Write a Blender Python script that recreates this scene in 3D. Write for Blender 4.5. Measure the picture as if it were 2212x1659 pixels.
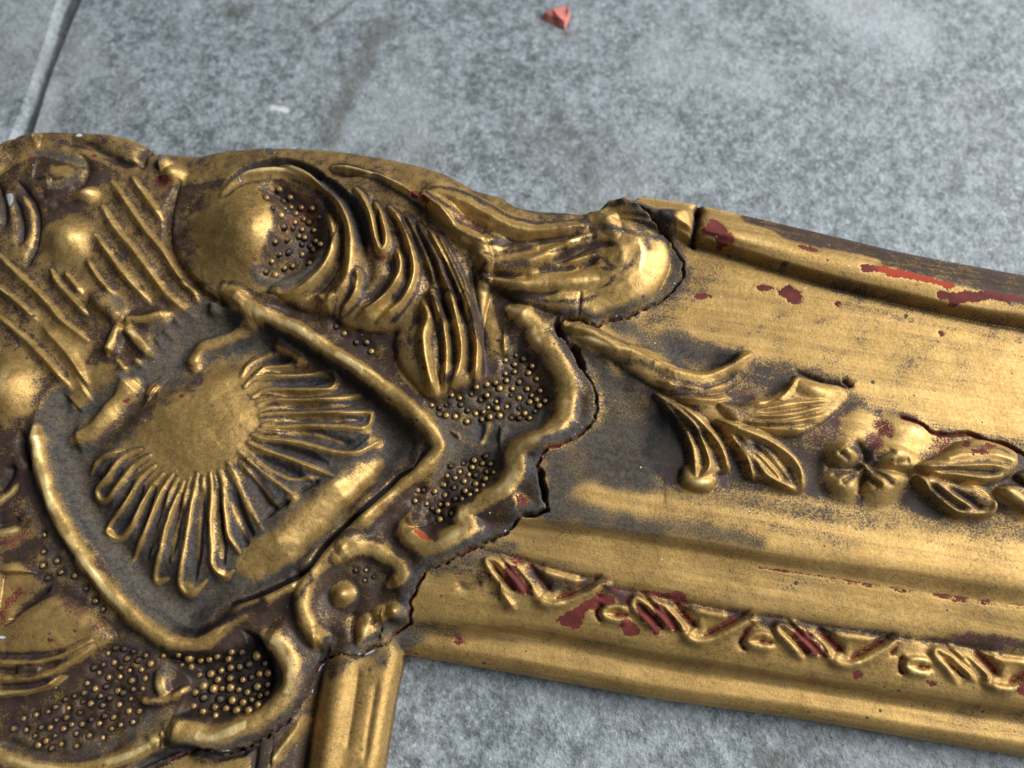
import bpy, math, random
import numpy as np
from mathutils import Vector

# ---------------------------------------------------------------- scene, camera, light
for o in list(bpy.data.objects):
    bpy.data.objects.remove(o)
scene = bpy.context.scene
COL = scene.collection
R = math.radians

TILT = R(20.0)
LENS = 27.0
LOOK = (0.0, 0.0, 0.038)
DIST = 0.175
CAM = (0.0, -math.sin(TILT) * DIST, LOOK[2] + math.cos(TILT) * DIST)
cam_data = bpy.data.cameras.new('camera')
cam_data.lens = LENS
cam_data.sensor_width = 36.0
cam_data.clip_start = 0.005
cam_data.clip_end = 50.0
cam_data.dof.use_dof = True
cam_data.dof.focus_distance = 0.171
cam_data.dof.aperture_fstop = 10.0
cam = bpy.data.objects.new('camera', cam_data)
cam.location = CAM
cam.rotation_euler = (TILT, 0, 0)
COL.objects.link(cam)
scene.camera = cam

world = bpy.data.worlds.new('World')
scene.world = world
world.use_nodes = True
bg = world.node_tree.nodes['Background']
bg.inputs[0].default_value = (0.66, 0.80, 1.0, 1)
bg.inputs[1].default_value = 0.115

def area_lamp(name, az, el, dist, size, power, color):
    d = bpy.data.lights.new(name, 'AREA')
    d.shape = 'RECTANGLE'
    d.size, d.size_y = size
    d.energy = power
    d.color = color
    o = bpy.data.objects.new(name, d)
    v = Vector((math.cos(R(az)) * math.cos(R(el)), math.sin(R(az)) * math.cos(R(el)), math.sin(R(el))))
    o.location = v * dist
    o.rotation_euler = v.to_track_quat('Z', 'Y').to_euler()
    COL.objects.link(o)
    return o
# daylight from a wide opening to the upper right of the picture
area_lamp('doorway_light', 14, 40, 1.6, (1.3, 1.0), 56, (1.0, 0.985, 0.955))

vs = scene.view_settings
vs.view_transform = 'Standard'
vs.look = 'None'
vs.exposure = 0.0
vs.gamma = 1.0
scene.cycles.max_bounces = 4
scene.cycles.diffuse_bounces = 2
scene.cycles.glossy_bounces = 2

# ---------------------------------------------------------------- from tracing units to the floor plane (mm)
FPX = LENS / 36.0 * 2212.0
ct, st = math.cos(TILT), math.sin(TILT)
CX, CY, CZ = CAM[0] * 1000, CAM[1] * 1000, CAM[2] * 1000
FLOOR = 16.0                                 # height of the paving
SC = DIST * 1000 / FPX                       # mm for one tracing unit

def unproj(p, z):
    p = np.asarray(p, float)
    a = (p[..., 0] - 1106.0) / FPX
    b = -(p[..., 1] - 829.5) / FPX
    dx, dy, dz = a, b * ct + st, b * st - ct
    t = (np.asarray(z, float) - CZ) / dz
    return np.stack([CX + t * dx, CY + t * dy], -1)

TILES = {1: (0, 219.4, .248), 2: (493.7, 274.3, .248), 3: (932.6, 356.6, .248), 4: (0, 603.5, .248),
         5: (493.7, 630.9, .248), 6: (932.6, 713.2, .248), 7: (0, 987.5, .248), 8: (493.7, 1014.9, .248),
         11: (0, 1247.5, .248), 12: (493.7, 1247.5, .248), 13: (932.6, 1069.8, .248), 14: (1426.4, 713.2, .248),
         15: (1663.4, 822.9, .248), 16: (1426.4, 1152.0, .3552), 17: (1426.4, 384.0, .3552),
         21: (0, 219.4, .5), 22: (0, 829.5, .5), 0: (0, 0, 1)}

def T(tile, pts):
    ox, oy, s = TILES[tile]
    return np.array([(ox + p[0] * s, oy + p[1] * s) for p in pts], float)

# ---------------------------------------------------------------- relief grid
CELL = 0.2
lo = unproj([(-170, 1840)], 30.0)[0]
X0, Y0 = -148.0, -126.0
X1, Y1 = 166.0, 66.0
NX = int((X1 - X0) / CELL) + 1
NY = int((Y1 - Y0) / CELL) + 1
xs = X0 + np.arange(NX) * CELL
ys = Y0 + np.arange(NY) * CELL
GX, GY = np.meshgrid(xs, ys)                  # [iy, ix]
H = np.zeros((NY, NX), np.float64)

def samp(A, xy):
    fx = np.clip((xy[..., 0] - X0) / CELL, 0, NX - 1.001)
    fy = np.clip((xy[..., 1] - Y0) / CELL, 0, NY - 1.001)
    ix, iy = fx.astype(int), fy.astype(int)
    tx, ty = fx - ix, fy - iy
    return (A[iy, ix] * (1 - tx) * (1 - ty) + A[iy, ix + 1] * tx * (1 - ty) +
            A[iy + 1, ix] * (1 - tx) * ty + A[iy + 1, ix + 1] * tx * ty)

def place(p, dz=0.0, A=None):
    """tracing points -> floor-plane points lying on the current surface"""
    A = H if A is None else A
    z = np.full(len(p), 36.0)
    for _ in range(6):
        xy = unproj(p, z)
        z = 0.5 * z + 0.5 * (samp(A, xy) + dz)
    return unproj(p, z)

def smooth(P, n=8, closed=False):
    P = np.asarray(P, float)
    if len(P) < 3:
        return P if not closed else P
    if closed:
        Q = np.vstack([P[-1:], P, P[:2]])
    else:
        Q = np.vstack([2 * P[0] - P[1], P, 2 * P[-1] - P[-2]])
    out = []
    for i in range(1, len(Q) - 2):
        p0, p1, p2, p3 = Q[i - 1], Q[i], Q[i + 1], Q[i + 2]
        for k in range(n):
            t = k / n
            out.append(0.5 * (2 * p1 + (p2 - p0) * t + (2 * p0 - 5 * p1 + 4 * p2 - p3) * t * t +
                              (3 * p1 - p0 - 3 * p2 + p3) * t ** 3))
    if not closed:
        out.append(Q[-2])
    return np.array(out)

def window(P, pad):
    a = P.min(0) - pad
    b = P.max(0) + pad
    i0 = max(0, int((a[0] - X0) / CELL)); i1 = min(NX, int((b[0] - X0) / CELL) + 2)
    j0 = max(0, int((a[1] - Y0) / CELL)); j1 = min(NY, int((b[1] - Y0) / CELL) + 2)
    if i0 >= i1 or j0 >= j1:
        return None
    return np.s_[j0:j1, i0:i1]

def polydist(P, sl):
    """distance to the polyline and parameter 0..1 along it"""
    x, y = GX[sl], GY[sl]
    best = np.full(x.shape, 1e9); par = np.zeros(x.shape)
    seg = np.linalg.norm(np.diff(P, axis=0), axis=1)
    cum = np.concatenate([[0], np.cumsum(seg)]); tot = max(cum[-1], 1e-6)
    for i in range(len(P) - 1):
        a, b = P[i], P[i + 1]
        d = b - a; L2 = max(d @ d, 1e-9)
        t = np.clip(((x - a[0]) * d[0] + (y - a[1]) * d[1]) / L2, 0, 1)
        dd = np.hypot(x - a[0] - t * d[0], y - a[1] - t * d[1])
        m = dd < best
        best[m] = dd[m]; par[m] = ((cum[i] + t * seg[i]) / tot)[m]
    return best, par

def polysd(P, sl):
    """signed distance to a closed polygon, positive inside"""
    x, y = GX[sl], GY[sl]
    Q = np.vstack([P, P[:1]])
    d, _ = polydist(Q, sl)
    inside = np.zeros(x.shape, bool)
    for i in range(len(Q) - 1):
        ax, ay = Q[i]; bx, by = Q[i + 1]
        if ay == by:
            continue
        c = (ay > y) != (by > y)
        inside ^= c & (x < (bx - ax) * (y - ay) / (by - ay) + ax)
    return np.where(inside, d, -d)

def pts_dist(P, x, y):
    best = np.full(x.shape, 1e9)
    for a, b in zip(P[:-1], P[1:]):
        d = b - a; L2 = max(d @ d, 1e-9)
        t = np.clip(((x - a[0]) * d[0] + (y - a[1]) * d[1]) / L2, 0, 1)
        best = np.minimum(best, (x - a[0] - t * d[0]) ** 2 + (y - a[1] - t * d[1]) ** 2)
    return np.sqrt(best)

def far_dist(P, closed=False, exact=3.0):
    """distance over the whole grid: coarse first, exact near the line; signed when closed"""
    Q = np.vstack([P, P[:1]]) if closed else P
    st_ = 6
    cx_, cy_ = GX[::st_, ::st_], GY[::st_, ::st_]
    c = pts_dist(Q, cx_, cy_)
    fx = np.minimum(np.arange(NX) / st_, c.shape[1] - 1.001); fy = np.minimum(np.arange(NY) / st_, c.shape[0] - 1.001)
    ix, iy = fx.astype(int), fy.astype(int); tx, ty = (fx - ix)[None], (fy - iy)[:, None]
    D = (c[iy][:, ix] * (1 - tx) * (1 - ty) + c[iy][:, ix + 1] * tx * (1 - ty) + c[iy + 1][:, ix] * (1 - tx) * ty + c[iy + 1][:, ix + 1] * tx * ty)
    nr = D < exact
    D[nr] = pts_dist(Q, GX[nr], GY[nr])
    if closed:
        inside = np.zeros(GX.shape, bool)
        for (ax, ay), (bx, by) in zip(Q[:-1], Q[1:]):
            if ay == by: continue
            r0, r1 = sorted((ay, by))
            j0 = max(0, int(np.ceil((r0 - Y0) / CELL))); j1 = min(NY, int(np.ceil((r1 - Y0) / CELL)))
            if j1 <= j0: continue
            yy = ys[j0:j1][:, None]
            inside[j0:j1] ^= GX[j0:j1] < (bx - ax) * (yy - ay) / (by - ay) + ax
        D = np.where(inside, D, -D)
    return D

def sstep(a, b, v):
    t = np.clip((v - a) / (b - a), 0, 1)
    return t * t * (3 - 2 * t)

rng = np.random.default_rng(7)
def vnoise(size, seed=0):
    """smooth value noise, feature size in mm, range about -1..1"""
    r = np.random.default_rng(seed)
    nx, ny = int((X1 - X0) / size) + 4, int((Y1 - Y0) / size) + 4
    g = r.uniform(-1, 1, (ny, nx))
    fx = (GX - X0) / size + 1; fy = (GY - Y0) / size + 1
    ix, iy = fx.astype(int), fy.astype(int)
    tx, ty = fx - ix, fy - iy
    tx = tx * tx * (3 - 2 * tx); ty = ty * ty * (3 - 2 * ty)
    return (g[iy, ix] * (1 - tx) * (1 - ty) + g[iy, ix + 1] * tx * (1 - ty) +
            g[iy + 1, ix] * (1 - tx) * ty + g[iy + 1, ix + 1] * tx * ty)

# surface state: four kinds of wear, with recess shade painted into the patina, and which part each spot belongs to
DUST = np.zeros((NY, NX)); PAT_SHADE = np.zeros((NY, NX)); RED = np.zeros((NY, NX)); HOT = np.zeros((NY, NX))
PART = np.zeros((NY, NX), np.int16)
PARTS = []                                   # (name, parent key)
def part(name, parent, label=None):
    PARTS.append((name, parent, label))
    return len(PARTS) - 1

# ---------------------------------------------------------------- base surface
P_CORNER = part('corner_ornament', None, 'cast corner ornament with shell, straps and scrolls')
P_RAIL = part('rail', None, 'long gilt rail with cove and leaf spray')
P_SIDE = part('side_rail', None, 'narrow gilt end of the adjoining rail')
P_ROLL = part('outer_moulding', P_RAIL)
P_LIP = part('sight_edge', P_RAIL)
P_BAND = part('ribbon_band', P_RAIL)

# thin-plate surface under the corner ornament
ctrl = [(-150, 420, 40), (-150, 700, 38), (-150, 1000, 34), (-150, 1400, 30), (-150, 1800, 28), (100, 330, 42), (250, 340, 41.5),
        (380, 380, 40), (500, 370, 42), (700, 370, 42.5), (900, 410, 43), (1050, 455, 42), (1200, 490, 41.5), (1350, 520, 41),
        (300, 550, 39.5), (100, 680, 38), (400, 640, 37.5), (560, 520, 40.5), (760, 560, 40), (900, 600, 40), (1100, 620, 40),
        (800, 900, 33.5), (700, 780, 35), (880, 970, 33), (600, 1270, 30.5), (400, 1340, 30), (150, 1100, 33), (300, 800, 36),
        (550, 700, 36), (450, 950, 34), (1080, 870, 35), (1000, 960, 33.5), (1000, 1030, 33), (940, 1090, 32), (760, 1280, 29.5),
        (870, 1390, 27), (700, 1430, 27), (500, 1470, 28), (250, 1500, 29), (0, 1600, 29), (100, 1350, 31), (0, 1150, 33),
        (0, 900, 36), (1240, 850, 36), (1450, 620, 39.5), (1180, 1050, 35.5), (1450, 520, 40.5), (1130, 1140, 35), (930, 1220, 30.5),
        (450, 1700, 27), (620, 1600, 26.5), (620, 1850, 26), (200, 1800, 28), (1000, 750, 37.5), (900, 790, 36.5), (1150, 780, 37)]
ca = np.array(ctrl, float)
cxy = unproj(ca[:, :2], ca[:, 2])
def tps(P, z, lam=8.0):
    n = len(P)
    r2 = ((P[:, None] - P[None]) ** 2).sum(-1)
    K = 0.5 * r2 * np.log(r2 + 1e-9) + lam * np.eye(n)
    A = np.zeros((n + 3, n + 3)); A[:n, :n] = K
    A[:n, n] = 1; A[:n, n + 1:] = P; A[n, :n] = 1; A[n + 1:, :n] = P.T
    s = np.linalg.solve(A, np.concatenate([z, [0, 0, 0]]))
    out = s[n] + s[n + 1] * GX + s[n + 2] * GY
    for i in range(n):
        q = (GX - P[i, 0]) ** 2 + (GY - P[i, 1]) ** 2
        out += s[i] * 0.5 * q * np.log(q + 1e-9)
    return out
H_ORN = np.clip(tps(cxy, ca[:, 2]), 22, 46)

def pchip_cols(Y, Z, q):
    """monotone cubic through (Y[k], Z[k]) evaluated at q; Y [K, N] rising in k, Z [K, N], q [M, N]"""
    K, N = Y.shape
    h = np.maximum(np.diff(Y, axis=0), 1e-3)
    dl = np.diff(Z, axis=0) / h
    m = np.zeros_like(Z)
    for k in range(1, K - 1):
        same = dl[k - 1] * dl[k] > 0
        w1 = 2 * h[k] + h[k - 1]; w2 = h[k] + 2 * h[k - 1]
        with np.errstate(divide='ignore', invalid='ignore'):
            mm = (w1 + w2) / (w1 / dl[k - 1] + w2 / dl[k])
        m[k] = np.where(same, mm, 0)
    m[0] = dl[0]; m[-1] = dl[-1]
    out = np.zeros_like(q)
    for k in range(K - 1):
        lo_, hi_ = Y[k], Y[k + 1]
        sel = (q >= lo_) if k > 0 else np.ones_like(q, bool)
        t = np.clip((q - lo_) / h[k], 0 if k else -0.5, 1 if k < K - 2 else 1.5)
        v = ((2 * t ** 3 - 3 * t ** 2 + 1) * Z[k] + (t ** 3 - 2 * t ** 2 + t) * h[k] * m[k] +
             (-2 * t ** 3 + 3 * t ** 2) * Z[k + 1] + (t ** 3 - t ** 2) * h[k] * m[k + 1])
        out = np.where(sel, v, out)
    return out

# lines along the rail, from the sight edge up to the outer edge: traced points and height above the floor
L0 = [(1200, 405), (1390, 432), (1515, 451), (1781, 512), (1959, 554), (2212, 601), (2400, 636)]
def ext(line, dx=280):
    (x0, y0), (x1, y1) = line[-2], line[-1]
    return line + [(x1 + dx, y1 + dx * (y1 - y0) / (x1 - x0))]
L0 = ext(L0)
def off(line, d):
    return [(x, y + d) for x, y in line]
L2 = [(1200, 468), (1400, 506), (1526, 540), (1675, 586), (1799, 622), (1959, 661), (2101, 693), (2212, 711), (2400, 742)]
L6 = [(900, 1080), (1181, 1120), (1305, 1135), (1481, 1160), (1640, 1188), (1888, 1222), (2212, 1266), (2400, 1292)]
L7 = [(900, 1100), (1150, 1138), (1305, 1156), (1481, 1184), (1640, 1212), (1888, 1253), (2212, 1302), (2400, 1330)]
L9 = [(800, 1218), (982, 1238), (1156, 1253), (1354, 1278), (1640, 1330), (1888, 1362), (2212, 1390), (2400, 1410)]
L10 = [(800, 1330), (957, 1348), (1181, 1365), (1426, 1415), (1746, 1465), (2030, 1511), (2212, 1536), (2400, 1562)]
L13 = [(800, 1404), (871, 1414), (933, 1424), (1100, 1453), (1255, 1481), (1426, 1511), (1746, 1556), (2000, 1600), (2212, 1635), (2400, 1664)]
L2, L6, L7, L9, L10, L13 = map(ext, (L2, L6, L7, L9, L10, L13))
rail_lines = [(L13, 21.0), (off(L13, -10), 23.2), (off(L13, -34), 24.6), (off(L10, 32), 24.6), (off(L10, 14), 25.4), (off(L10, -6), 28.0),
              (off(L10, -40), 29.6), (off(L9, 6), 31.8), (off(L9, -22), 32.8), (off(L7, 22), 34.2), (off(L7, 6), 34.6), (L6, 36.9), (off(L6, -24), 37.35),
              (off(L6, -75), 37.45), (off(L6, -150), 37.8), (off(L2, 170), 39.2), (off(L2, 40), 41.2), (off(L2, 7), 41.6), (L2, 41.0),
              (off(L2, -14), 43.6), (off(L2, -34), 45.6), (off(L0, 44), 46.4), (off(L0, 22), 45.4), (off(L0, 6), 43.0)]
RY, RZ = [], []
for ln, z in rail_lines:
    q = unproj(smooth(ln, 4), z)
    RY.append(np.interp(xs, q[:, 0], q[:, 1])); RZ.append(np.full(NX, z))
RY = np.array(RY); RZ = np.array(RZ)
RY = np.maximum.accumulate(RY, axis=0)
H_RAIL = pchip_cols(RY, RZ, GY)

M0 = [(712, 1380), (692, 1446), (677, 1533), (657, 1659), (625, 1860), (580, 2160)]
M1 = [(760, 1380), (740, 1446), (722, 1533), (700, 1659), (672, 1860), (630, 2160)]
M2 = [(845, 1380), (824, 1446), (810, 1533), (790, 1659), (762, 1860), (722, 2160)]
M4 = [(880, 1380), (871, 1416), (848, 1520), (826, 1659), (794, 1860), (748, 2160)]
side_lines = [([(x - 60, y) for x, y in M0], 26.5), ([(x - 22, y) for x, y in M0], 26.0), (M0, 22.0), ([(x + 14, y) for x, y in M0], 25.5), (M1, 28.4), ([(x + 40, y) for x, y in M1], 27.4), (M2, 27.6),
              ([(x - 12, y) for x, y in M4], 26.4), (M4, 23.0)]
SX, SZ = [], []
for ln, z in side_lines:
    q = unproj(smooth(ln, 4), z)[::-1]
    SX.append(np.interp(ys, q[:, 1], q[:, 0])); SZ.append(np.full(NY, z))
SX = np.maximum.accumulate(np.array(SX), axis=0); SZ = np.array(SZ)
H_SIDE = pchip_cols(SX, SZ, GX.T).T

# the open joint round the corner ornament
CRACK = [(1372, 440), (1392, 458), (1420, 482), (1444, 510), (1462, 545), (1478, 572), (1474, 600), (1452, 630), (1424, 652), (1390, 668), (1352, 688),
         (1316, 694), (1285, 706), (1250, 690), (1222, 690), (1204, 698), (1210, 720), (1228, 742), (1246, 768), (1255, 792), (1274, 818), (1288, 850),
         (1291, 882), (1281, 912), (1262, 930), (1238, 948), (1212, 958), (1184, 966), (1166, 990), (1160, 1008), (1168, 1040), (1178, 1070), (1182, 1102),
         (1160, 1112), (1122, 1116), (1108, 1136), (1094, 1152), (1062, 1166), (1030, 1182), (988, 1200), (956, 1218), (920, 1230), (908, 1254),
         (898, 1276), (884, 1300), (887, 1326), (886, 1346), (862, 1362), (843, 1374), (838, 1388), (822, 1396), (796, 1402), (776, 1418),
         (758, 1420), (742, 1412), (722, 1414), (704, 1422), (690, 1434), (680, 1450), (668, 1482), (660, 1506), (644, 1528), (622, 1556),
         (590, 1582), (556, 1602), (516, 1622), (486, 1630), (452, 1622), (410, 1622), (372, 1640), (330, 1664), (280, 1720), (220, 1800), (160, 1900), (60, 2050), (-40, 2200)]
CR = np.array(CRACK, float)
crack_xy = place(CR, 0, H_ORN)
ornpoly = np.vstack([crack_xy, [[-190, -180], [-190, 90], [crack_xy[0, 0] - 2, 90]]])
full = np.s_[0:NY, 0:NX]
SD_ORN = far_dist(ornpoly, True)
k_side = [i for i, p in enumerate(CRACK) if p == (843, 1374)][0]
sidepoly = np.vstack([crack_xy[k_side:], place(np.array([(-20, 2260), (735, 2260), (748, 2160), (794, 1860), (826, 1659), (848, 1520), (871, 1414)], float), 0, H_SIDE)])
SD_SIDE = far_dist(sidepoly, True)
is_orn = SD_ORN > 0
is_side = (~is_orn) & (SD_SIDE > 0)
is_rail = ~(is_orn | is_side)
# both sides of the joint sit nearly level
dr = far_dist(crack_xy[:k_side + 1]); dsd = far_dist(crack_xy[k_side:])
wr_ = np.exp(-(dr / 5.0) ** 2); ws_ = np.exp(-(dsd / 5.0) ** 2) * (dsd < dr)
wr_ = np.where(dsd < dr, 0, wr_)
H_ORN = H_ORN * (1 - wr_) + (H_RAIL + 0.4) * wr_
H_ORN = H_ORN * (1 - ws_) + (np.clip(H_SIDE, 24, 29) + 0.6) * ws_
H = np.where(is_orn, H_ORN, np.where(is_side, H_SIDE, H_RAIL))
PART[is_orn] = P_CORNER; PART[is_side] = P_SIDE; PART[is_rail] = P_RAIL

# outline of the frame
OUT_TOP = [(-330, 640), (-250, 500), (-170, 420), (-60, 345), (0, 312), (60, 284), (130, 272), (200, 271), (270, 288), (312, 308), (340, 324), (366, 322), (420, 327), (480, 322), (570, 318),
           (640, 320), (720, 326), (800, 338), (880, 354), (940, 369), (1000, 394), (1032, 410), (1100, 424), (1180, 436), (1260, 441), (1330, 442)]
top_xy = unproj(np.array(OUT_TOP), 39.0)
l0_xy = unproj(np.array(L0[1:]), 41.0)
l13_xy = unproj(np.array(L13[1:][::-1]), 21.5)
m4_xy = unproj(np.array(M4[1:]), 23.0)
left_xy = unproj(np.array([(-330, 2160)]), 28)
OUTLINE = np.vstack([smooth(np.vstack([top_xy, l0_xy[:1]]), 4), smooth(l0_xy, 4)[1:], smooth(l13_xy, 4), smooth(m4_xy, 4)[1:], left_xy])
SD = far_dist(OUTLINE, True, 9.0)
# outer edge rounding along the back of the ornament
d_top = far_dist(smooth(top_xy, 4), False, 9.0)
RAD = 7.0
q = np.clip(1 - np.where(SD < 0, 0, d_top) / RAD, 0, 1)
H = np.where(is_orn, H - (RAD * (1 - np.sqrt(np.maximum(1 - q * q, 0)))) * 0.9, H)

# starting wear
PAT_SHADE[is_orn] = 0.84
PAT_SHADE[is_side] = 0.12
PAT_SHADE[is_rail] = 0.22
PAT_SHADE[is_orn & (d_top < 11)] = 0.52
# ---------------------------------------------------------------- carving tools
H0 = H.copy()
def snap():
    global H0
    H0 = H.copy()

def wear(sl, m, gold=None, dust=None, pat=None, red=None, hot=None):  # pat carries both patina wash and painted shade
    if gold is not None:
        for A in (DUST, PAT_SHADE, RED, HOT):
            A[sl] *= 1 - m * gold
        return
    for A, v in ((DUST, dust), (PAT_SHADE, pat), (RED, red), (HOT, hot)):
        if v is not None:
            A[sl] = A[sl] * (1 - m) + v * m

PROF = {'round': lambda t: np.exp(-(1.12 * t) ** 3.4),
        'soft': lambda t: 0.52 * np.exp(-(1.55 * t) ** 2) + 0.48 * np.exp(-(0.66 * t) ** 2),
        'strap': lambda t: 0.62 * np.exp(-(1.06 * t) ** 3.0) + 0.38 * np.exp(-(0.62 * t) ** 2),
        'ball': lambda t: np.sqrt(np.maximum(1 - t * t, 0)),
        'cos': lambda t: 0.5 + 0.5 * np.cos(np.pi * np.clip(t, 0, 1)),
        'flat': lambda t: 1 - sstep(0.55, 1.0, t)}

def ridge(tile, pts, w, h, p=None, gold=0.95, prof='soft', taper=0.12, ragged=0.0, gw=0.85, foot=0.85, rub=0.8, **wr):
    P = place(smooth(T(tile, pts), 6), h * 0.7)
    wm = w * SC
    sl = window(P, wm * 3.3 + 0.5)
    if sl is None:
        return
    d, s = polydist(P, sl)
    if taper > 0:
        k = np.clip(np.minimum(s, 1 - s) / taper, 0, 1)
        ww = wm * (0.55 + 0.45 * np.sqrt(k)); hh = h * (0.35 + 0.65 * k)
    else:
        ww, hh = wm, h
    ww = ww * (1 + ragged * NOISE1[sl] + 0.16 * NOISE3[sl])
    hh = hh * (1 + 0.16 * NOISE4[sl])
    t = d / ww
    H[sl] = np.maximum(H[sl], H0[sl] + hh * PROF[prof](t))
    m = 1 - sstep(gw * 0.35, gw * 1.05, t + 0.15 * NOISE1[sl])
    if gold is not None and foot > 0:
        ft = foot * 0.9 * np.exp(-((t - 1.5) / 0.5) ** 2)      # old wash and painted shade along the foot of the rib
        PAT_SHADE[sl] = np.maximum(PAT_SHADE[sl], ft); 
    if gold is not None:
        wear(sl, m, gold=gold)
        PAT_SHADE[sl] -= rub * gold * (1 - sstep(0.0, 0.55, t)) * (0.6 + 0.6 * NOISE4[sl])
    if wr:
        wear(sl, m, **wr)
    if p is not None:
        PART[sl][t < 1.0] = p

def groove(tile, pts, w, h, p=None, prof='soft', taper=0.12, ragged=0.0, gw=1.0, **wr):
    P = place(smooth(T(tile, pts), 6), 0)
    wm = w * SC
    sl = window(P, wm * 3.3 + 0.5)
    if sl is None:
        return
    d, s = polydist(P, sl)
    k = np.clip(np.minimum(s, 1 - s) / max(taper, 1e-3), 0, 1)
    ww = wm * (0.5 + 0.5 * k)
    if ragged:
        ww = ww * (1 + ragged * NOISE1[sl])
    t = d / ww
    H[sl] = np.minimum(H[sl], H0[sl] - h * (0.3 + 0.7 * k) * PROF[prof](t))
    if wr:
        wear(sl, 1 - sstep(gw * 0.45, gw * 1.2, t), **wr)
    if p is not None:
        PART[sl][t < 1.0] = p

def blob(tile, c, rx, ry, ang, h, p=None, gold=None, prof='soft', gw=0.9, add=False, **wr):
    s_ = TILES[tile][2]
    P = place(T(tile, [c]), h * 0.5)
    rx, ry = rx * s_ * SC, ry * s_ * SC
    sl = window(P, max(rx, ry) * 1.6 + 0.5)
    if sl is None:
        return
    a = -R(ang)
    x = GX[sl] - P[0, 0]; y = GY[sl] - P[0, 1]
    u = (x * math.cos(a) + y * math.sin(a)) / rx
    v = (-x * math.sin(a) + y * math.cos(a)) / ry
    t = np.hypot(u, v)
    z = h * PROF[prof](t)
    if add:
        H[sl] += z
    elif h > 0:
        H[sl] = np.maximum(H[sl], H0[sl] + z)
    else:
        H[sl] = np.minimum(H[sl], H0[sl] + z)
    m = 1 - sstep(gw * 0.55, gw * 1.15, t + 0.12 * NOISE1[sl])
    if gold is not None:
        wear(sl, m, gold=gold)
        if h > 0: PAT_SHADE[sl] -= 0.6 * gold * (1 - sstep(0.1, 0.75, t)) * (0.5 + 0.8 * NOISE4[sl])
    if wr:
        wear(sl, m, **wr)
    if p is not None:
        PART[sl][t < 1.0] = p

def mass(tile, poly, h, soft, p=None, gold=None, prof='round', **wr):
    """raised or sunk area with a rounded border; soft = border width in tracing units"""
    P = place(smooth(T(tile, poly), 5, True), h * 0.6)
    sl = window(P, 1.0)
    if sl is None:
        return
    sd = polysd(P, sl)
    k = np.clip(sd / (soft * SC), 0, 1)
    z = np.sqrt(1 - (1 - k) ** 2) if prof == 'round' else k * k * (3 - 2 * k)
    H[sl] = np.where(sd > 0, H[sl] + h * z, H[sl])
    m = sstep(-0.5, 1.2, sd + 0.4 * NOISE1[sl])
    if gold is not None:
        wear(sl, m, gold=gold)
    if wr:
        wear(sl, m, **wr)
    if p is not None:
        PART[sl][sd > 0.1] = p

def paint(tile, poly, soft=8, rag=0.6, **wr):
    if wr.get('red') or wr.get('hot'):
        soft, rag = max(soft, 6), rag + 0.35
    P = place(smooth(T(tile, poly), 5, True), 0)
    sl = window(P, soft * SC + 1.5)
    if sl is None:
        return
    sd = polysd(P, sl) + NOISE1[sl] * rag
    wear(sl, sstep(-soft * SC, soft * SC, sd), **wr)

def stroke_paint(tile, pts, w, rag=0.3, soft=0.5, **wr):
    P = place(smooth(T(tile, pts), 6), 0)
    wm = w * SC
    sl = window(P, wm * 1.4 + 1)
    if sl is None:
        return
    d, s = polydist(P, sl)
    d = d + NOISE1[sl] * rag
    wear(sl, 1 - sstep(wm * (1 - soft), wm * (1 + soft * 0.4), d), **wr)

NOISE1 = vnoise(1.6, 3) * 0.6 + vnoise(0.7, 4) * 0.4
NOISE3 = vnoise(3.2, 31)
NOISE4 = vnoise(4.5, 32)
NOISE2 = vnoise(6, 5) * 0.6 + vnoise(2.5, 6) * 0.4

BEADS = []                                   # (x, y, radius, gold)
def beads(tile, pts, r=7.2, pit=0.55, ring=0.6):
    for i, c in enumerate(pts):
        P = place(T(tile, [c]), 0.4)[0]
        rr = r * SC * 1.15 * (0.82 + 0.36 * rng.random())
        sl = window(P[None], rr * 2.2)
        if sl is None:
            continue
        d = np.hypot(GX[sl] - P[0], GY[sl] - P[1])
        pit_ = pit * (0.6 + 0.9 * rng.random())
        H[sl] -= pit_ * 1.3 * np.exp(-(d / (rr * 1.35)) ** 2)
        wear(sl, ring * np.exp(-((d - rr * 1.15) / (rr * 0.45)) ** 2), dust=0.1, pat=0.9)
        BEADS.append((P[0], P[1], rr))

# ================================================================ CORNER ORNAMENT
# ---- cartouche floor: dusty field round the shell
P_SHELL = part('shell', P_CORNER, 'gilt scallop shell with dusty flutes')
P_POCKET = part('cartouche_field', P_CORNER, 'grey dusty field around the shell')
PITP = T(5, [(150, 190), (850, 560), (1350, 900), (1650, 1200), (1700, 1360)]).tolist() + T(8, [(1420, 100), (1000, 520), (640, 900), (300, 1080), (0, 1200)]).tolist() + \
    T(11, [(1700, 520), (1450, 470), (1150, 200)]).tolist() + T(7, [(900, 880), (700, 650), (540, 350), (440, 60)]).tolist() + \
    T(4, [(420, 1500), (330, 1250), (500, 950), (900, 880), (1300, 700), (1500, 450), (1900, 260)]).tolist()
mass(0, PITP, -2.8, 50, P_POCKET, dust=0.95, pat=0.4, prof='s')
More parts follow.
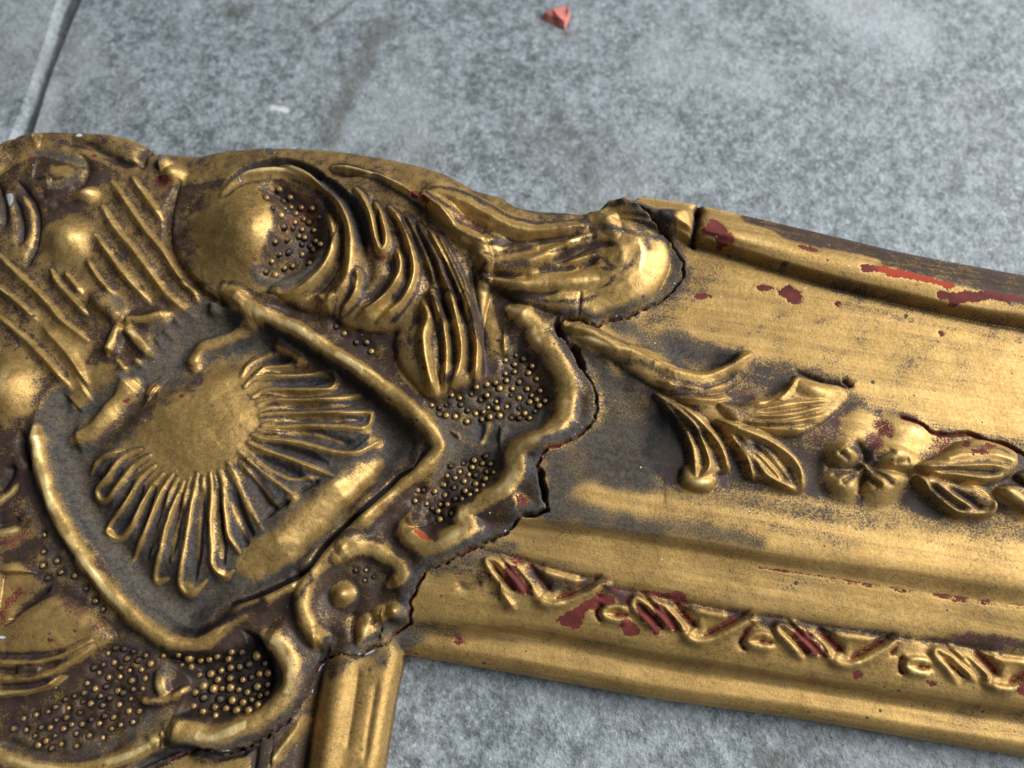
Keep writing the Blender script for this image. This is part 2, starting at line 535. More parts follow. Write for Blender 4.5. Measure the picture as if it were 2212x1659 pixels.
# shell body
SHELL = [(280, 862), (330, 820), (400, 792), (470, 770), (560, 762), (640, 775), (720, 800), (790, 860), (812, 900), (838, 955), (824, 1015), (770, 1080), (705, 1150), (650, 1210),
         (590, 1250), (500, 1292), (420, 1305), (380, 1296), (330, 1262), (262, 1200), (210, 1130), (180, 1060), (180, 1000), (215, 930)]
snap()
mass(0, SHELL, 3.2, 70, P_SHELL, dust=0.85, pat=0.55, prof='s')
snap()
blob(0, (440, 915), 215, 170, 25, 2.6, P_SHELL, gold=0.9, prof='cos', gw=0.62)
paint(0, [(300, 880), (350, 850), (440, 800), (540, 790), (590, 830), (605, 900), (590, 960), (540, 1010), (470, 1050), (390, 1060), (330, 1050), (290, 1010), (285, 950)], 46, 3.0, dust=0.05, pat=0.16)
paint(0, [(290, 850), (360, 815), (420, 800), (430, 830), (350, 880), (290, 930), (240, 960), (215, 960), (240, 900)], 16, 2.0, dust=0.35, pat=0.75)
# lower lip of the shell
snap()
ridge(8, [(150, 830), (330, 730), (560, 590), (820, 400), (1080, 170), (1250, -10)], 100, 3.0, P_SHELL, gold=0.75, prof='cos', taper=0.25, gw=0.55, foot=0)
# flutes sunk between the rays
snap()
FL = [(5, [(300, 620), (480, 600), (560, 590)]), (5, [(330, 690), (600, 690), (800, 670)]), (5, [(400, 790), (600, 790), (860, 780)], 13), (5, [(380, 890), (650, 895), (950, 880)]),
      (5, [(420, 995), (700, 1000), (1080, 985)], 12), (5, [(430, 1110), (800, 1105), (1150, 1110)], 12), (5, [(460, 1220), (750, 1250), (1050, 1330), (1200, 1260)], 16),
      (5, [(330, 1330), (600, 1400), (850, 1490)], 13), (5, [(250, 1440), (450, 1540), (700, 1650)], 16), (8, [(200, 60), (320, 250), (400, 340)], 18), (8, [(20, 200), (90, 420), (150, 640)], 17),
      (7, [(2060, 330), (2130, 560), (2200, 680)], 12), (7, [(1900, 300), (1920, 600), (1950, 920)], 11), (7, [(1760, 300), (1730, 600), (1700, 900), (1690, 1060)], 14), (7, [(1580, 340), (1520, 650), (1470, 900)], 14),
      (7, [(1450, 320), (1360, 600), (1280, 880)], 12), (7, [(1350, 270), (1270, 480), (1190, 700)], 9), (7, [(1240, 260), (1130, 480), (1030, 640)], 12), (7, [(1150, 220), (1040, 400), (960, 480)], 9),
      (7, [(1060, 110), (960, 230), (900, 320)], 10), (7, [(960, 60), (880, 160), (800, 230)], 9)]
for f in FL:
    groove(f[0], f[1], (f[2] if len(f) > 2 else 10) * 1.15, 1.5, P_SHELL, prof='cos', taper=0.25, ragged=0.15, dust=0.7, pat=0.95, gw=1.0)
snap()
RAYS = [(5, [(280, 690), (560, 688), (800, 668)]), (5, [(380, 895), (700, 893), (960, 880)]), (5, [(420, 1000), (760, 1000), (1080, 985)]), (5, [(430, 1112), (760, 1108), (1100, 1110)]), (5, [(380, 1220), (700, 1240), (1000, 1320)]),
        (8, [(180, 20), (330, 200), (420, 320)]), (8, [(-30, 120), (60, 380), (160, 600)]), (7, [(1760, 320), (1740, 600), (1715, 900)]), (7, [(1880, 300), (1900, 600), (1930, 880)]), (7, [(1610, 330), (1540, 620), (1480, 900)]), (7, [(1470, 330), (1380, 600), (1300, 850)]),
        (5, [(200, 620), (330, 560), (440, 535)]), (5, [(300, 655), (480, 645), (620, 640), (700, 600)]),
        (5, [(230, 730), (560, 728), (860, 708), (935, 745), (925, 810), (850, 845), (600, 852), (320, 850)]), (5, [(380, 940), (700, 940), (1000, 915), (1150, 900)]),
        (5, [(400, 1052), (800, 1050), (1190, 1050), (1245, 1095), (1190, 1190), (1000, 1175), (700, 1165), (430, 1172)]),
        (5, [(310, 1275), (600, 1310), (900, 1390), (1090, 1400), (1230, 1350), (1330, 1290)]), (5, [(270, 1360), (500, 1440), (700, 1520), (900, 1590)]),
        (5, [(180, 1470), (300, 1560), (440, 1665)]), (8, [(50, 40), (160, 280), (290, 520)]), (8, [(270, 0), (430, 120), (570, 225)]), (8, [(370, 0), (560, 80), (760, 60)]),
        (7, [(880, 10), (785, 135)]), (7, [(1060, 0), (930, 180), (840, 290), (870, 375), (940, 355), (1050, 215), (1160, 70)]),
        (7, [(1215, 180), (1100, 380), (965, 570), (945, 660), (1040, 712), (1125, 620), (1220, 430), (1305, 270)]),
        (7, [(1410, 280), (1320, 500), (1230, 720), (1150, 900)]), (7, [(1535, 360), (1440, 620), (1380, 850), (1345, 1070), (1450, 1060)]),
        (7, [(1690, 270), (1640, 560), (1600, 800), (1565, 1000), (1570, 1130), (1660, 1200), (1790, 1070)]),
        (7, [(1835, 270), (1830, 560), (1840, 800), (1850, 940), (1950, 1040), (2030, 990)]), (7, [(1935, 240), (1960, 500), (1990, 680), (2080, 830)]),
        (7, [(2040, 200), (2140, 420), (2230, 560)])]
SHC = np.array([440.0, 905.0])
for t_, pts in RAYS:
    q_ = T(t_, pts)
    if np.hypot(*(q_[0] - SHC)) < 260: q_ = np.vstack([q_[0] + (SHC - q_[0]) * 0.22, q_])
    if len(q_) > 6 and np.hypot(*(q_[-1] - SHC)) < 260: q_ = np.vstack([q_, q_[-1] + (SHC - q_[-1]) * 0.22])
    n_ = len(pts); t_, pts = 0, q_.tolist()
    ridge(t_, pts, 7.2, 1.25 if n_ != 3 else 0.9, P_SHELL, gold=0.9 if n_ != 3 else 0.55, ragged=0.25, gw=1.05, rub=0.4, taper=0.2, foot=0.9)
for c in [(7, (1650, 1150), 90, 60), (7, (1930, 1020), 90, 50), (7, (950, 660), 60, 50), (5, (1280, 1310), 90, 60), (8, (560, 230), 70, 50), (5, (1190, 1190), 60, 60)]:
    blob(c[0], c[1], c[2], c[3], 30, 0.7, None, gold=0.8, add=True)
# little lobe and short bars inside the top of the cartouche
P_SPRIG = part('sprig', P_CORNER, 'branched sprig above the shell')
snap()
ridge(5, [(400, 440), (520, 520), (650, 600)], 14, 1.6, P_SHELL, prof='round')
for k, (t_, pts, w, h) in enumerate([
        (4, [(2230, 380), (2080, 480), (1900, 540), (1760, 600), (1690, 690), (1690, 770)], 17, 2.8), (4, [(1175, 890), (1050, 1040), (900, 1220), (790, 1330), (620, 1380)], 22, 3.0),
        (4, [(1310, 930), (1360, 950)], 22, 2.0), (4, [(1860, 190), (1865, 310)], 11, 1.8), (4, [(640, 1090), (700, 1030), (760, 980)], 20, 1.6)]):
    ridge(t_, pts, w, h * 0.9, part('scroll_bar', P_CORNER), prof='strap', taper=0.08, gold=0.95, gw=0.95)
ridge(4, [(790, 100), (900, 220), (1050, 350)], 18, 3.0, P_SPRIG, prof='strap', taper=0.15)
ridge(4, [(1040, 350), (1250, 345), (1450, 280)], 13, 2.4, P_SPRIG, prof='strap')
ridge(4, [(1030, 370), (980, 520), (925, 640)], 13, 2.4, P_SPRIG, prof='strap')
ridge(4, [(1060, 380), (1200, 530), (1310, 650)], 14, 2.2, P_SPRIG, prof='strap')
for pts in [[(1010, 690), (1100, 800)], [(1170, 690), (1260, 770)], [(1340, 500), (1450, 630)], [(1430, 440), (1520, 540)], [(1520, 340), (1570, 400)]]:
    ridge(4, pts, 8, 0.7, P_SPRIG, gold=0.8)

# ---- volutes and leaves above the cartouche
P_VOL = part('volute', P_CORNER, 'large round volute with a beaded hollow')
P_LEAF = part('acanthus_leaf', P_CORNER, 'curling ribbed leaf right of the volute')
P_TIP = part('leaf_bulb', P_CORNER, 'swollen leaf end reaching over the rail')
P_LOBE = part('leaf_lobe', P_CORNER, 'lower drooping lobe of the ribbed leaf')
P_RIM = part('outer_scroll', P_CORNER, 'worn outer scroll at the edge of the frame')
P_STRIPE = part('fluted_panel', P_CORNER, 'panel of slanting gilt ribs')
# leaf field mass between volute and bulb
LEAFM = T(2, [(400, 320), (900, 420), (1300, 430), (1700, 560), (2000, 760), (2300, 1150)]).tolist() + T(5, [(2212, 300), (2212, 780), (2000, 860), (1760, 930), (1600, 780), (1480, 620), (1440, 420), (1460, 330), (1280, 350), (1050, 300), (850, 190), (620, 150), (450, 60)]).tolist() + T(2, [(380, 1400), (900, 1000), (850, 600)]).tolist()
snap()
mass(0, LEAFM, 2.6, 34, P_LEAF, pat=0.55, dust=0.1)
# volute ball
snap()
blob(0, (535, 495), 200, 200, 0, 7.0, P_VOL, gold=0.7, prof='cos', gw=0.85)
snap()
blob(0, (530, 500), 90, 110, 0, 1.4, P_VOL, gold=0.85, prof='cos', gw=0.95)
VPOCK = [(560, 420), (605, 402), (660, 420), (700, 455), (714, 505), (704, 555), (668, 598), (605, 626), (562, 610), (556, 575), (572, 535), (590, 495), (585, 455)]
snap()
mass(0, VPOCK, -4.4, 48, P_VOL, dust=0.35, pat=0.8, prof='s')
paint(2, [(180, 1240), (340, 1150), (560, 1240), (720, 1180), (860, 1060), (830, 1200), (700, 1330), (450, 1430), (250, 1380)], 12, 0.8, dust=0.9, pat=0.3)
paint(2, [(400, 520), (560, 540), (640, 640), (560, 760), (430, 860), (460, 960), (600, 900), (760, 860), (700, 640), (540, 500)], 14, 0.8, red=0.55, pat=0.5, dust=0.05)
snap()
# ridges curling round the hollow
ridge(2, [(-60, 560), (60, 460), (250, 395), (500, 385), (750, 460), (930, 600), (1030, 800), (1065, 1000), (1055, 1180), (1020, 1330), (930, 1460), (820, 1570)], 16, 2.6, P_VOL, taper=0.1)
ridge(2, [(865, 740), (900, 850), (912, 960), (890, 1080), (820, 1230), (700, 1350), (560, 1440), (380, 1500), (250, 1490)], 12, 2.4, P_VOL, taper=0.1)
snap()
groove(2, [(20, 450), (160, 375), (400, 320), (650, 365), (880, 500), (1050, 670), (1130, 850), (1170, 1010), (1190, 1180)], 20, 3.2, P_LEAF, prof='cos', dust=0.8, pat=0.95, gw=0.95)
groove(2, [(960, 780), (985, 900), (980, 1050), (940, 1200), (840, 1360), (700, 1480)], 9, 1.6, P_VOL, dust=0.2, pat=0.75)
groove(2, [(1180, 1060), (1210, 1180), (1200, 1300), (1120, 1420)], 22, 1.2, P_LEAF, dust=0.6, pat=0.5, prof='cos')
snap()
LR = [[(1100, 520), (1170, 620), (1240, 780), (1285, 980), (1325, 1075), (1370, 1020), (1365, 900), (1320, 760), (1270, 640)],
      [(1390, 680), (1500, 830), (1570, 1000), (1615, 1200), (1600, 1350), (1530, 1490), (1430, 1590), (1300, 1690)],
      [(1465, 1040), (1500, 1180), (1470, 1320), (1380, 1450), (1250, 1570), (1120, 1640)],
      [(1620, 800), (1760, 1050), (1860, 1260), (1950, 1480), (2000, 1680)], [(1800, 900), (1930, 1150), (2020, 1350), (2100, 1540), (2140, 1680)],
      [(1750, 1380), (1800, 1550), (1840, 1690)]]
LR += [[(1540, 740), (1640, 930), (1720, 1120), (1780, 1300)], [(1730, 860), (1850, 1080), (1950, 1280), (2040, 1500), (2080, 1660)],
       [(1120, 1220), (1130, 1340), (1080, 1480), (980, 1600)], [(900, 330), (1200, 400), (1500, 520), (1750, 680), (1960, 860)]]
for pts in LR:
    ridge(2, pts, 9.5, 2.3, P_LEAF, taper=0.1, ragged=0.1, gw=0.95, foot=1.2)
for pts in [[(780, 20), (850, 120), (900, 160)], [(900, 0), (840, 90), (760, 150)]]:
    ridge(5, pts, 12, 1.2, P_LEAF)
snap()
for pts, w in [([(1300, 720), (1310, 900), (1325, 1010)], 6), ([(1420, 780), (1480, 950), (1530, 1150), (1540, 1350)], 9), ([(1700, 1020), (1800, 1260), (1880, 1500), (1920, 1660)], 11),
               ([(1860, 1140), (1960, 1360), (2050, 1600)], 9), ([(1560, 760), (1680, 1010), (1740, 1300), (1720, 1500)], 13), ([(1380, 1130), (1400, 1250), (1320, 1400), (1180, 1520)], 10)]:
    groove(2, pts, w, 1.2, P_LEAF, dust=0.35, pat=0.75)
snap()
for pts in [[(1780, 0), (1850, 200), (1885, 400), (1900, 600), (1880, 800)], [(1890, 0), (1970, 200), (2020, 400), (2025, 560), (1995, 700), (1930, 830)], [(2050, 0), (2120, 200), (2165, 420), (2160, 600), (2150, 760)]]:
    ridge(5, pts, 10, 2.2, P_LOBE, taper=0.1, gw=0.95, foot=1.2)
ridge(5, [(1690, 60), (1730, 220), (1700, 360), (1715, 560), (1760, 780), (1800, 880)], 20, 2.6, P_LOBE, taper=0.1, prof='cos', gw=0.75)
snap()
for pts in [[(1820, 260), (1850, 450), (1850, 640)], [(1930, 280), (1960, 480), (1950, 640)], [(2080, 300), (2100, 500), (2090, 720)]]:
    groove(5, pts, 10, 1.7, P_LOBE, dust=0.6, pat=0.6)
paint(5, [(1500, 760), (1640, 700), (1760, 820), (1980, 780), (2130, 700), (2200, 760), (1980, 860), (1760, 930), (1620, 880)], 8, 0.4, dust=0.05, pat=0.22)
paint(5, [(1480, 560), (1600, 430), (1680, 400), (1700, 560), (1740, 760), (1640, 800), (1500, 720)], 10, 0.5, dust=0.05, pat=0.35)
# leaf bottom lobe
paint(5, [(600, 60), (800, 20), (900, 60), (850, 170), (760, 190)], 10, 0.6, dust=0, pat=0.3)
paint(5, [(1000, 240), (1200, 150), (1350, 60), (1440, 80), (1400, 230), (1440, 330), (1250, 340), (1080, 310)], 10, 0.6, dust=0, pat=0.2)

# ---- leaf bulb reaching over the rail
BULB = [(0, 120), (380, 250), (700, 400), (1000, 470), (1300, 430), (1500, 330), (1750, 340), (1950, 480), (2060, 680), (2080, 860), (1960, 1100), (1750, 1250), (1450, 1330), (1250, 1330), (1000, 1260), (820, 1210), (640, 1120), (480, 1020), (420, 950), (380, 760), (150, 560), (-100, 330)]
snap()
mass(3, BULB, 3.0, 34, P_TIP, gold=0.7)
snap()
blob(3, (1700, 820), 430, 560, 10, 2.2, P_TIP, gold=0.8, prof='cos', gw=0.95)
for pts, w, h in [([(0, 330), (200, 560), (450, 650), (650, 650)], 20, 1.6), ([(20, 220), (300, 330), (600, 500), (800, 560), (1050, 560), (1330, 510)], 20, 2.0),
                  ([(380, 770), (600, 870), (850, 840), (1100, 730), (1360, 600)], 24, 2.0), ([(400, 980), (650, 1040), (950, 1020), (1250, 1000), (1500, 960)], 26, 1.6),
                  ([(1150, 850), (1300, 810), (1450, 750)], 9, 1.0), ([(1480, 420), (1620, 600), (1650, 760)], 40, 1.6)]:
    ridge(3, pts, w, h, P_TIP, prof='cos', taper=0.15, gw=0.8)
snap()
for pts, w, d in [([(200, 430), (300, 500), (480, 580)], 14, 0.8), ([(500, 690), (750, 640), (1000, 620), (1280, 590)], 13, 1.3), ([(420, 930), (650, 960), (880, 970)], 10, 1.1), ([(1060, 830), (1250, 740), (1450, 680), (1600, 690)], 13, 1.3),
                  ([(950, 920), (1150, 920), (1300, 890), (1440, 810)], 12, 1.0), ([(480, 1090), (700, 1140), (900, 1120), (1100, 1090)], 12, 0.9)]:
    groove(3, pts, w, d, P_TIP, dust=0.15, pat=0.85, gw=0.9)
paint(3, [(200, 430), (330, 440), (470, 500), (500, 580), (380, 560), (260, 510)], 3, 0.2, red=0.6, pat=0.6)
snap()
for pts, w, h in [([(560, 560), (760, 610), (980, 600), (1250, 560)], 7, .5), ([(900, 720), (1100, 690), (1300, 640)], 7, .6), ([(600, 800), (850, 770), (1050, 690)], 8, .6), ([(700, 1000), (1000, 960), (1250, 930), (1500, 860)], 8, .6),
                  ([(820, 1080), (1100, 1060), (1400, 1020), (1650, 900)], 9, .6), ([(1000, 1160), (1300, 1130), (1600, 1060), (1800, 920)], 9, .5), ([(1650, 500), (1780, 620), (1840, 780), (1800, 940)], 14, .6), ([(1550, 620), (1660, 740), (1640, 860)], 9, .5),
                  ([(100, 300), (330, 420), (560, 540)], 9, .7), ([(260, 640), (450, 720), (620, 730)], 8, .7)]:
    ridge(3, pts, w, h * 0.55, P_TIP, foot=0.25)
for pts in [[(1300, 650), (1420, 620)], [(1020, 760), (1180, 720)]]:
    groove(3, pts, 5, 0.5, P_TIP, pat=0.7)
# broken hollow at the outer edge above the bulb
snap()
mass(3, [(620, 310), (900, 280), (1250, 320), (1500, 360), (1520, 420), (1330, 470), (1100, 480), (900, 470), (700, 400)], -3.4, 22, P_CORNER, dust=0.75, pat=0.6, prof='s')
groove(3, [(950, 450), (1150, 440), (1350, 420), (1500, 390)], 9, 2.0, P_CORNER, pat=0.95, dust=0.1)
blob(3, (1300, 400), 200, 45, -12, 1.6, P_CORNER, gold=0.4, add=True)
for c, r_, h in [((1520, 350), 60, 1.6), ((1640, 360), 70, 1.4), ((1780, 380), 60, 1.8), ((1900, 420), 60, 1.0), ((2050, 440), 110, 1.8), ((1150, 350), 60, .8)]:
    blob(3, c, r_, r_ * .7, 20, h, None, add=True, pat=0.9, dust=0.3)
blob(3, (2180, 430), 110, 80, 20, 2.0, None, add=True, gold=0.3)
blob(3, (2110, 530), 45, 60, 0, 1.5, None, add=True, gold=0.8)
# dusty ledge right of the bulb
paint(3, [(1900, 480), (2040, 620), (2090, 860), (1980, 1110), (1780, 1240), (1450, 1340), (1300, 1360), (1350, 1420), (1700, 1300), (1900, 1230), (2150, 1080), (2210, 880), (2180, 700), (2080, 520)], 5, 0.4, dust=0.85, pat=0.4)
stroke_paint(3, [(1930, 520), (2020, 680), (2060, 830)], 7, 0.25, dust=0.05, pat=0.2)
# lower lobe next to bulb
snap()
ridge(3, [(430, 1040), (480, 1200), (530, 1400), (620, 1590)], 24, 2.4, P_LOBE, prof='cos', taper=0.12, gw=0.8)
groove(3, [(350, 900), (380, 1150), (420, 1400), (450, 1600)], 11, 1.6, P_LOBE, pat=0.9, dust=0.3)

# ---- ribs of the fluted panel, upper left
paint(0, [(-100, 560), (120, 480), (230, 380), (330, 370), (370, 440), (380, 560), (440, 650), (400, 690), (330, 660), (250, 680), (200, 760), (180, 830), (100, 800), (-100, 760)], 30, 2.5, pat=0.60, dust=0.05)
snap()
STR = [(1, [(960, 680), (1100, 880), (1250, 1100), (1400, 1280), (1550, 1500), (1660, 1630), (1720, 1740)], 11), (1, [(1140, 640), (1250, 800), (1400, 1010)], 11),
       (1, [(880, 900), (1000, 1100), (1150, 1280), (1300, 1480), (1460, 1690), (1680, 1870)], 12), (1, [(820, 1150), (950, 1330), (1100, 1530), (1290, 1730)], 10),
       (1, [(750, 1370), (850, 1530), (965, 1660)], 8), (1, [(430, 1450), (500, 1580), (600, 1690), (740, 1840)], 9), (1, [(-60, 1300), (150, 1500), (370, 1710), (520, 1890), (745, 2070)], 10),
       (4, [(-60, 30), (150, 200), (300, 340)], 10), (4, [(-60, 290), (150, 460), (300, 600), (450, 760), (600, 940)], 10), (4, [(370, 410), (520, 570), (640, 720), (745, 900)], 10),
       (4, [(1560, 10), (1720, 110)], 8), (4, [(1750, 60), (1900, 150)], 7), (1, [(560, 1480), (640, 1580), (700, 1660)], 8)]
for t_, pts, w in STR:
    ridge(t_, pts, w * 0.92, 1.35, P_STRIPE, taper=0.14, ragged=0.22, gw=1.0, gold=0.88)
paint(4, [(250, 280), (420, 300), (740, 520), (760, 700), (960, 760), (960, 900), (760, 950), (640, 900), (560, 700), (380, 480)], 14, 1.6, dust=0.0, pat=0.30)
paint(4, [(960, 120), (1080, 160), (1100, 260), (1020, 280), (940, 200)], 8, 0.4, dust=0.8, pat=0.3)
paint(4, [(1300, 380), (1500, 320), (1750, 200), (1900, 180), (2150, 300), (2000, 480), (1750, 560), (1600, 640), (1520, 780), (1700, 860), (1500, 960), (1300, 880), (1250, 700), (1330, 560)], 10, 0.8, dust=0.9, pat=0.4)
paint(4, [(520, 1260), (800, 1180), (950, 940), (1080, 850), (1000, 1000), (850, 1180), (700, 1330), (560, 1350)], 10, 0.6, dust=0.75, pat=0.5)
# balls and scrolls at the far left
P_BALL = part('boss', P_CORNER, 'gilt rounded boss under the outer scroll')
P_BALL2 = part('boss', P_CORNER, 'large gilt boss at the left edge')
snap()
blob(1, (560, 1180), 300, 270, 20, 3.6, P_BALL, gold=0.85, prof='cos', gw=0.85)
blob(1, (740, 800), 170, 110, -20, 1.8, P_BALL, gold=0.7, prof='cos')
blob(4, (40, 940), 330, 420, 0, 4.2, P_BALL2, gold=0.85, prof='cos', gw=0.85)
paint(1, [(580, 880), (700, 860), (830, 930), (820, 1000), (700, 990), (600, 960)], 6, 0.5, pat=0.8, red=0.3)
blob(1, (380, 820), 40, 40, 0, -0.7, None, add=True, dust=0.6, pat=0.9)
blob(1, (500, 900), 55, 55, 0, -0.8, None, add=True, dust=0.6, pat=0.9)
blob(1, (410, 950), 35, 35, 0, -0.6, None, add=True, dust=0.6, pat=0.9)
# top left scroll
snap()
ridge(1, [(-200, 700), (-80, 520), (120, 380), (350, 290), (620, 260), (880, 300), (1100, 370), (1290, 400)], 26, 2.8, P_RIM, prof='cos', taper=0.12, gold=None, pat=0.62, dust=0.05)
blob(1, (470, 590), 330, 210, 10, 2.6, P_RIM, prof='cos')
groove(1, [(480, 300), (700, 330), (880, 430), (1060, 520), (1200, 530)], 12, 1.8, P_RIM, pat=0.95, dust=0.1)
groove(1, [(600, 770), (720, 680), (760, 560), (700, 460)], 12, 1.0, P_RIM, pat=0.8)
paint(1, [(290, 420), (480, 430), (720, 480), (740, 560), (600, 540), (400, 480), (300, 470)], 5, 0.4, dust=0.85, pat=0.4)
paint(1, [(270, 670), (420, 700), (560, 680), (700, 580), (720, 640), (600, 740), (450, 760), (330, 730)], 5, 0.4, dust=0.85, pat=0.4)
paint(1, [(560, 320), (700, 330), (860, 400), (1000, 470), (1030, 510), (900, 490), (760, 400), (600, 350)], 4, 0.3, dust=0.9, pat=0.3)
paint(1, [(450, 560), (620, 580), (620, 640), (480, 640)], 8, 0.6, gold=0.8)
paint(1, [(1080, 270), (1260, 310), (1340, 370), (1250, 390), (1120, 330)], 6, 0.5, gold=0.8)
P_KNOB = part('knob', P_CORNER, 'small chipped grey knob')
snap()
blob(1, (1380, 520), 115, 100, 0, 2.6, P_KNOB, dust=0.9, pat=0.3, prof='round')
blob(1, (1490, 620), 170, 150, 0, 2.6, P_RIM, gold=0.8, prof='cos')
groove(1, [(1230, 570), (1240, 470), (1300, 430)], 12, 1.8, P_RIM, pat=0.95)
paint(1, [(1340, 660), (1480, 640), (1500, 720), (1380, 740)], 8, 0.6, red=0.8, hot=0.3)
snap()
ridge(1, [(40, 760), (80, 900), (110, 1050), (110, 1200)], 14, 2.0, P_RIM, gold=0.5, dust=0.3, pat=0.6)
ridge(1, [(170, 780), (240, 900), (260, 1050), (230, 1250)], 11, 2.2, P_RIM, gold=0.5)
groove(1, [(160, 700), (260, 850), (300, 1020), (280, 1250), (250, 1420)], 9, 1.6, P_RIM, pat=0.95, dust=0.2)
groove(1, [(130, 860), (180, 1050), (170, 1250)], 9, 1.6, P_RIM, pat=0.9, dust=0.3)
groove(1, [(-40, 700), (20, 900), (20, 1100)], 11, 1.6, P_RIM, pat=0.9, dust=0.5)
paint(1, [(50, 800), (120, 790), (130, 860), (90, 930), (60, 880)], 2, 0.2, dust=1.6, pat=0.0)
# groove dividing ribs and volute
snap()
groove(1, [(1560, 700), (1480, 950), (1470, 1200), (1560, 1420), (1700, 1600), (1850, 1700), (2100, 1830)], 16, 2.0, P_VOL, prof='cos', pat=0.62, gw=0.7)

# ---- straps bordering the cartouche
P_S1 = part('strap', P_CORNER, 'gilt strap along the upper right of the shell')
P_S2 = part('strap', P_CORNER, 'gilt strap along the lower left of the shell')
P_S3 = part('strap', P_CORNER, 'broad wavy strap along the open joint')
snap()
S1 = T(5, [(-60, -40), (150, 120), (330, 215), (560, 310), (850, 490), (1150, 680), (1350, 830), (1550, 990), (1700, 1130), (1800, 1270), (1825, 1370), (1750, 1480), (1600, 1590), (1450, 1690)]).tolist() + \
    T(8, [(1250, 340), (1050, 570), (900, 730), (740, 880), (660, 1050), (660, 1230), (730, 1400), (820, 1500)]).tolist()
ridge(0, S1, 23, 3.3, P_S1, prof='strap', taper=0.03, gold=0.93, gw=1.0)
S2 = T(8, [(620, 930), (420, 1060), (200, 1180)]).tolist() + T(11, [(1980, 400), (1780, 560), (1620, 590), (1450, 550), (1250, 420), (1050, 235), (860, 20)]).tolist() + \
    T(7, [(650, 770), (540, 590), (450, 400), (385, 200), (330, 0)]).tolist() + T(4, [(330, 1440), (280, 1280)]).tolist()
ridge(0, S2, 20, 3.0, P_S2, prof='strap', taper=0.03, gold=0.95, gw=1.0)
snap()
groove(0, T(5, [(1690, 1400), (1600, 1520), (1480, 1600)]).tolist() + T(8, [(1400, 130), (1180, 320), (990, 500), (830, 660), (640, 890), (480, 980), (250, 1090), (20, 1170)]).tolist(), 7, 2.4, P_POCKET, pat=1.4, dust=0.05)
stroke_paint(0, T(5, [(330, 330), (700, 530), (1050, 760), (1300, 950), (1500, 1140), (1620, 1300), (1600, 1450)]).tolist(), 13, 0.5, soft=0.9, pat=1.2, dust=0.15)  # cast shadow of the upper strap, painted along its lower left
stroke_paint(0, T(8, [(300, 1150), (60, 1260)]).tolist() + T(11, [(1900, 400), (1720, 470), (1560, 450)]).tolist(), 13, 0.5, soft=0.9, pat=1.2, dust=0.2)
stroke_paint(7, [(240, 60), (300, 260), (400, 480), (520, 700), (640, 880)], 7, 0.5, soft=0.9, pat=1.1, dust=0.2)  # shadow side of the left strap, painted dark
S3 = T(3, [(680, 1230), (800, 1310), (900, 1400)]).tolist() + T(6, [(900, 40), (1010, 160), (1110, 310), (1170, 460), (1180, 610), (1130, 780), (1030, 890), (900, 950), (780, 1010), (720, 1110), (720, 1230), (640, 1360), (450, 1480), (250, 1600)]).tolist() + \
    T(8, [(2080, 480), (1930, 590), (1760, 650), (1620, 610), (1545, 520), (1570, 430)]).tolist()
snap()
ridge(0, S3, 29, 3.0, P_S3, prof='strap', taper=0.04, gold=0.9, gw=0.98)
blob(8, (1600, 450), 130, 110, 0, 2.4, P_S3, gold=0.5, prof='cos')
paint(8, [(1600, 510), (1680, 530), (1780, 600), (1740, 630), (1650, 580)], 3, 0.2, hot=1.0, red=1.0)
paint(8, [(1620, 360), (1760, 420), (1850, 560), (1780, 640), (1680, 520), (1600, 420)], 6, 0.5, pat=0.85, red=0.3)
paint(6, [(730, 1440), (830, 1420), (860, 1560), (760, 1600)], 6, 0.5, red=0.8, pat=0.3)
# curl at the sight corner
P_CURL = part('curl', P_CORNER, 'small curl with a gilt eye at the sight corner')
snap()
ridge(8, [(960, 760), (1080, 700), (1220, 680), (1360, 740), (1480, 840), (1490, 940), (1400, 1000)], 21, 2.6, P_CURL, prof='strap', taper=0.08)
for c, rx, ry, h in [((1180, 1400), 95, 170, 2.0), ((1310, 1280), 80, 100, 1.8), ((1445, 1240), 110, 90, 2.2), ((1310, 1420), 90, 90, 1.2), ((800, 1490), 130, 110, 1.4)]:
    blob(8, c, rx, ry, 15, h, P_CURL, gold=0.85, prof='cos')
groove(8, [(1090, 1230), (1060, 1380), (1090, 1520)], 14, 1.2, P_CURL, pat=0.7)
paint(8, [(820, 920), (1000, 830), (1200, 800), (1330, 880), (1360, 1000), (1200, 1030), (1080, 960), (920, 930), (830, 1010), (800, 1180), (900, 1300), (840, 1360), (770, 1200), (770, 1000)], 8, 0.5, dust=0.75, pat=0.6)
paint(8, [(700, 1560), (900, 1540), (1100, 1590), (1250, 1500), (1360, 1420), (1370, 1340), (1540, 1310), (1560, 1360), (1400, 1450), (1330, 1560), (1100, 1650), (800, 1640)], 6, 0.5, dust=0.8, pat=0.3)
snap()
blob(8, (985, 1060), 250, 250, 0, -1.8, None, prof='cos', pat=0.95, dust=0.2, gw=0.8)
snap()
blob(8, (995, 1085), 140, 140, 0, 3.6, P_CURL, prof='cos', gold=0.95, gw=0.8)
for c, rx, ry in [((1180, 1400), 80, 150), ((1310, 1280), 75, 95), ((1445, 1240), 100, 85), ((800, 1490), 110, 90)]:
    blob(8, c, rx * 1.2, ry * 1.2, 15, 1.6, P_CURL, gold=0.9, prof='cos', gw=0.8)
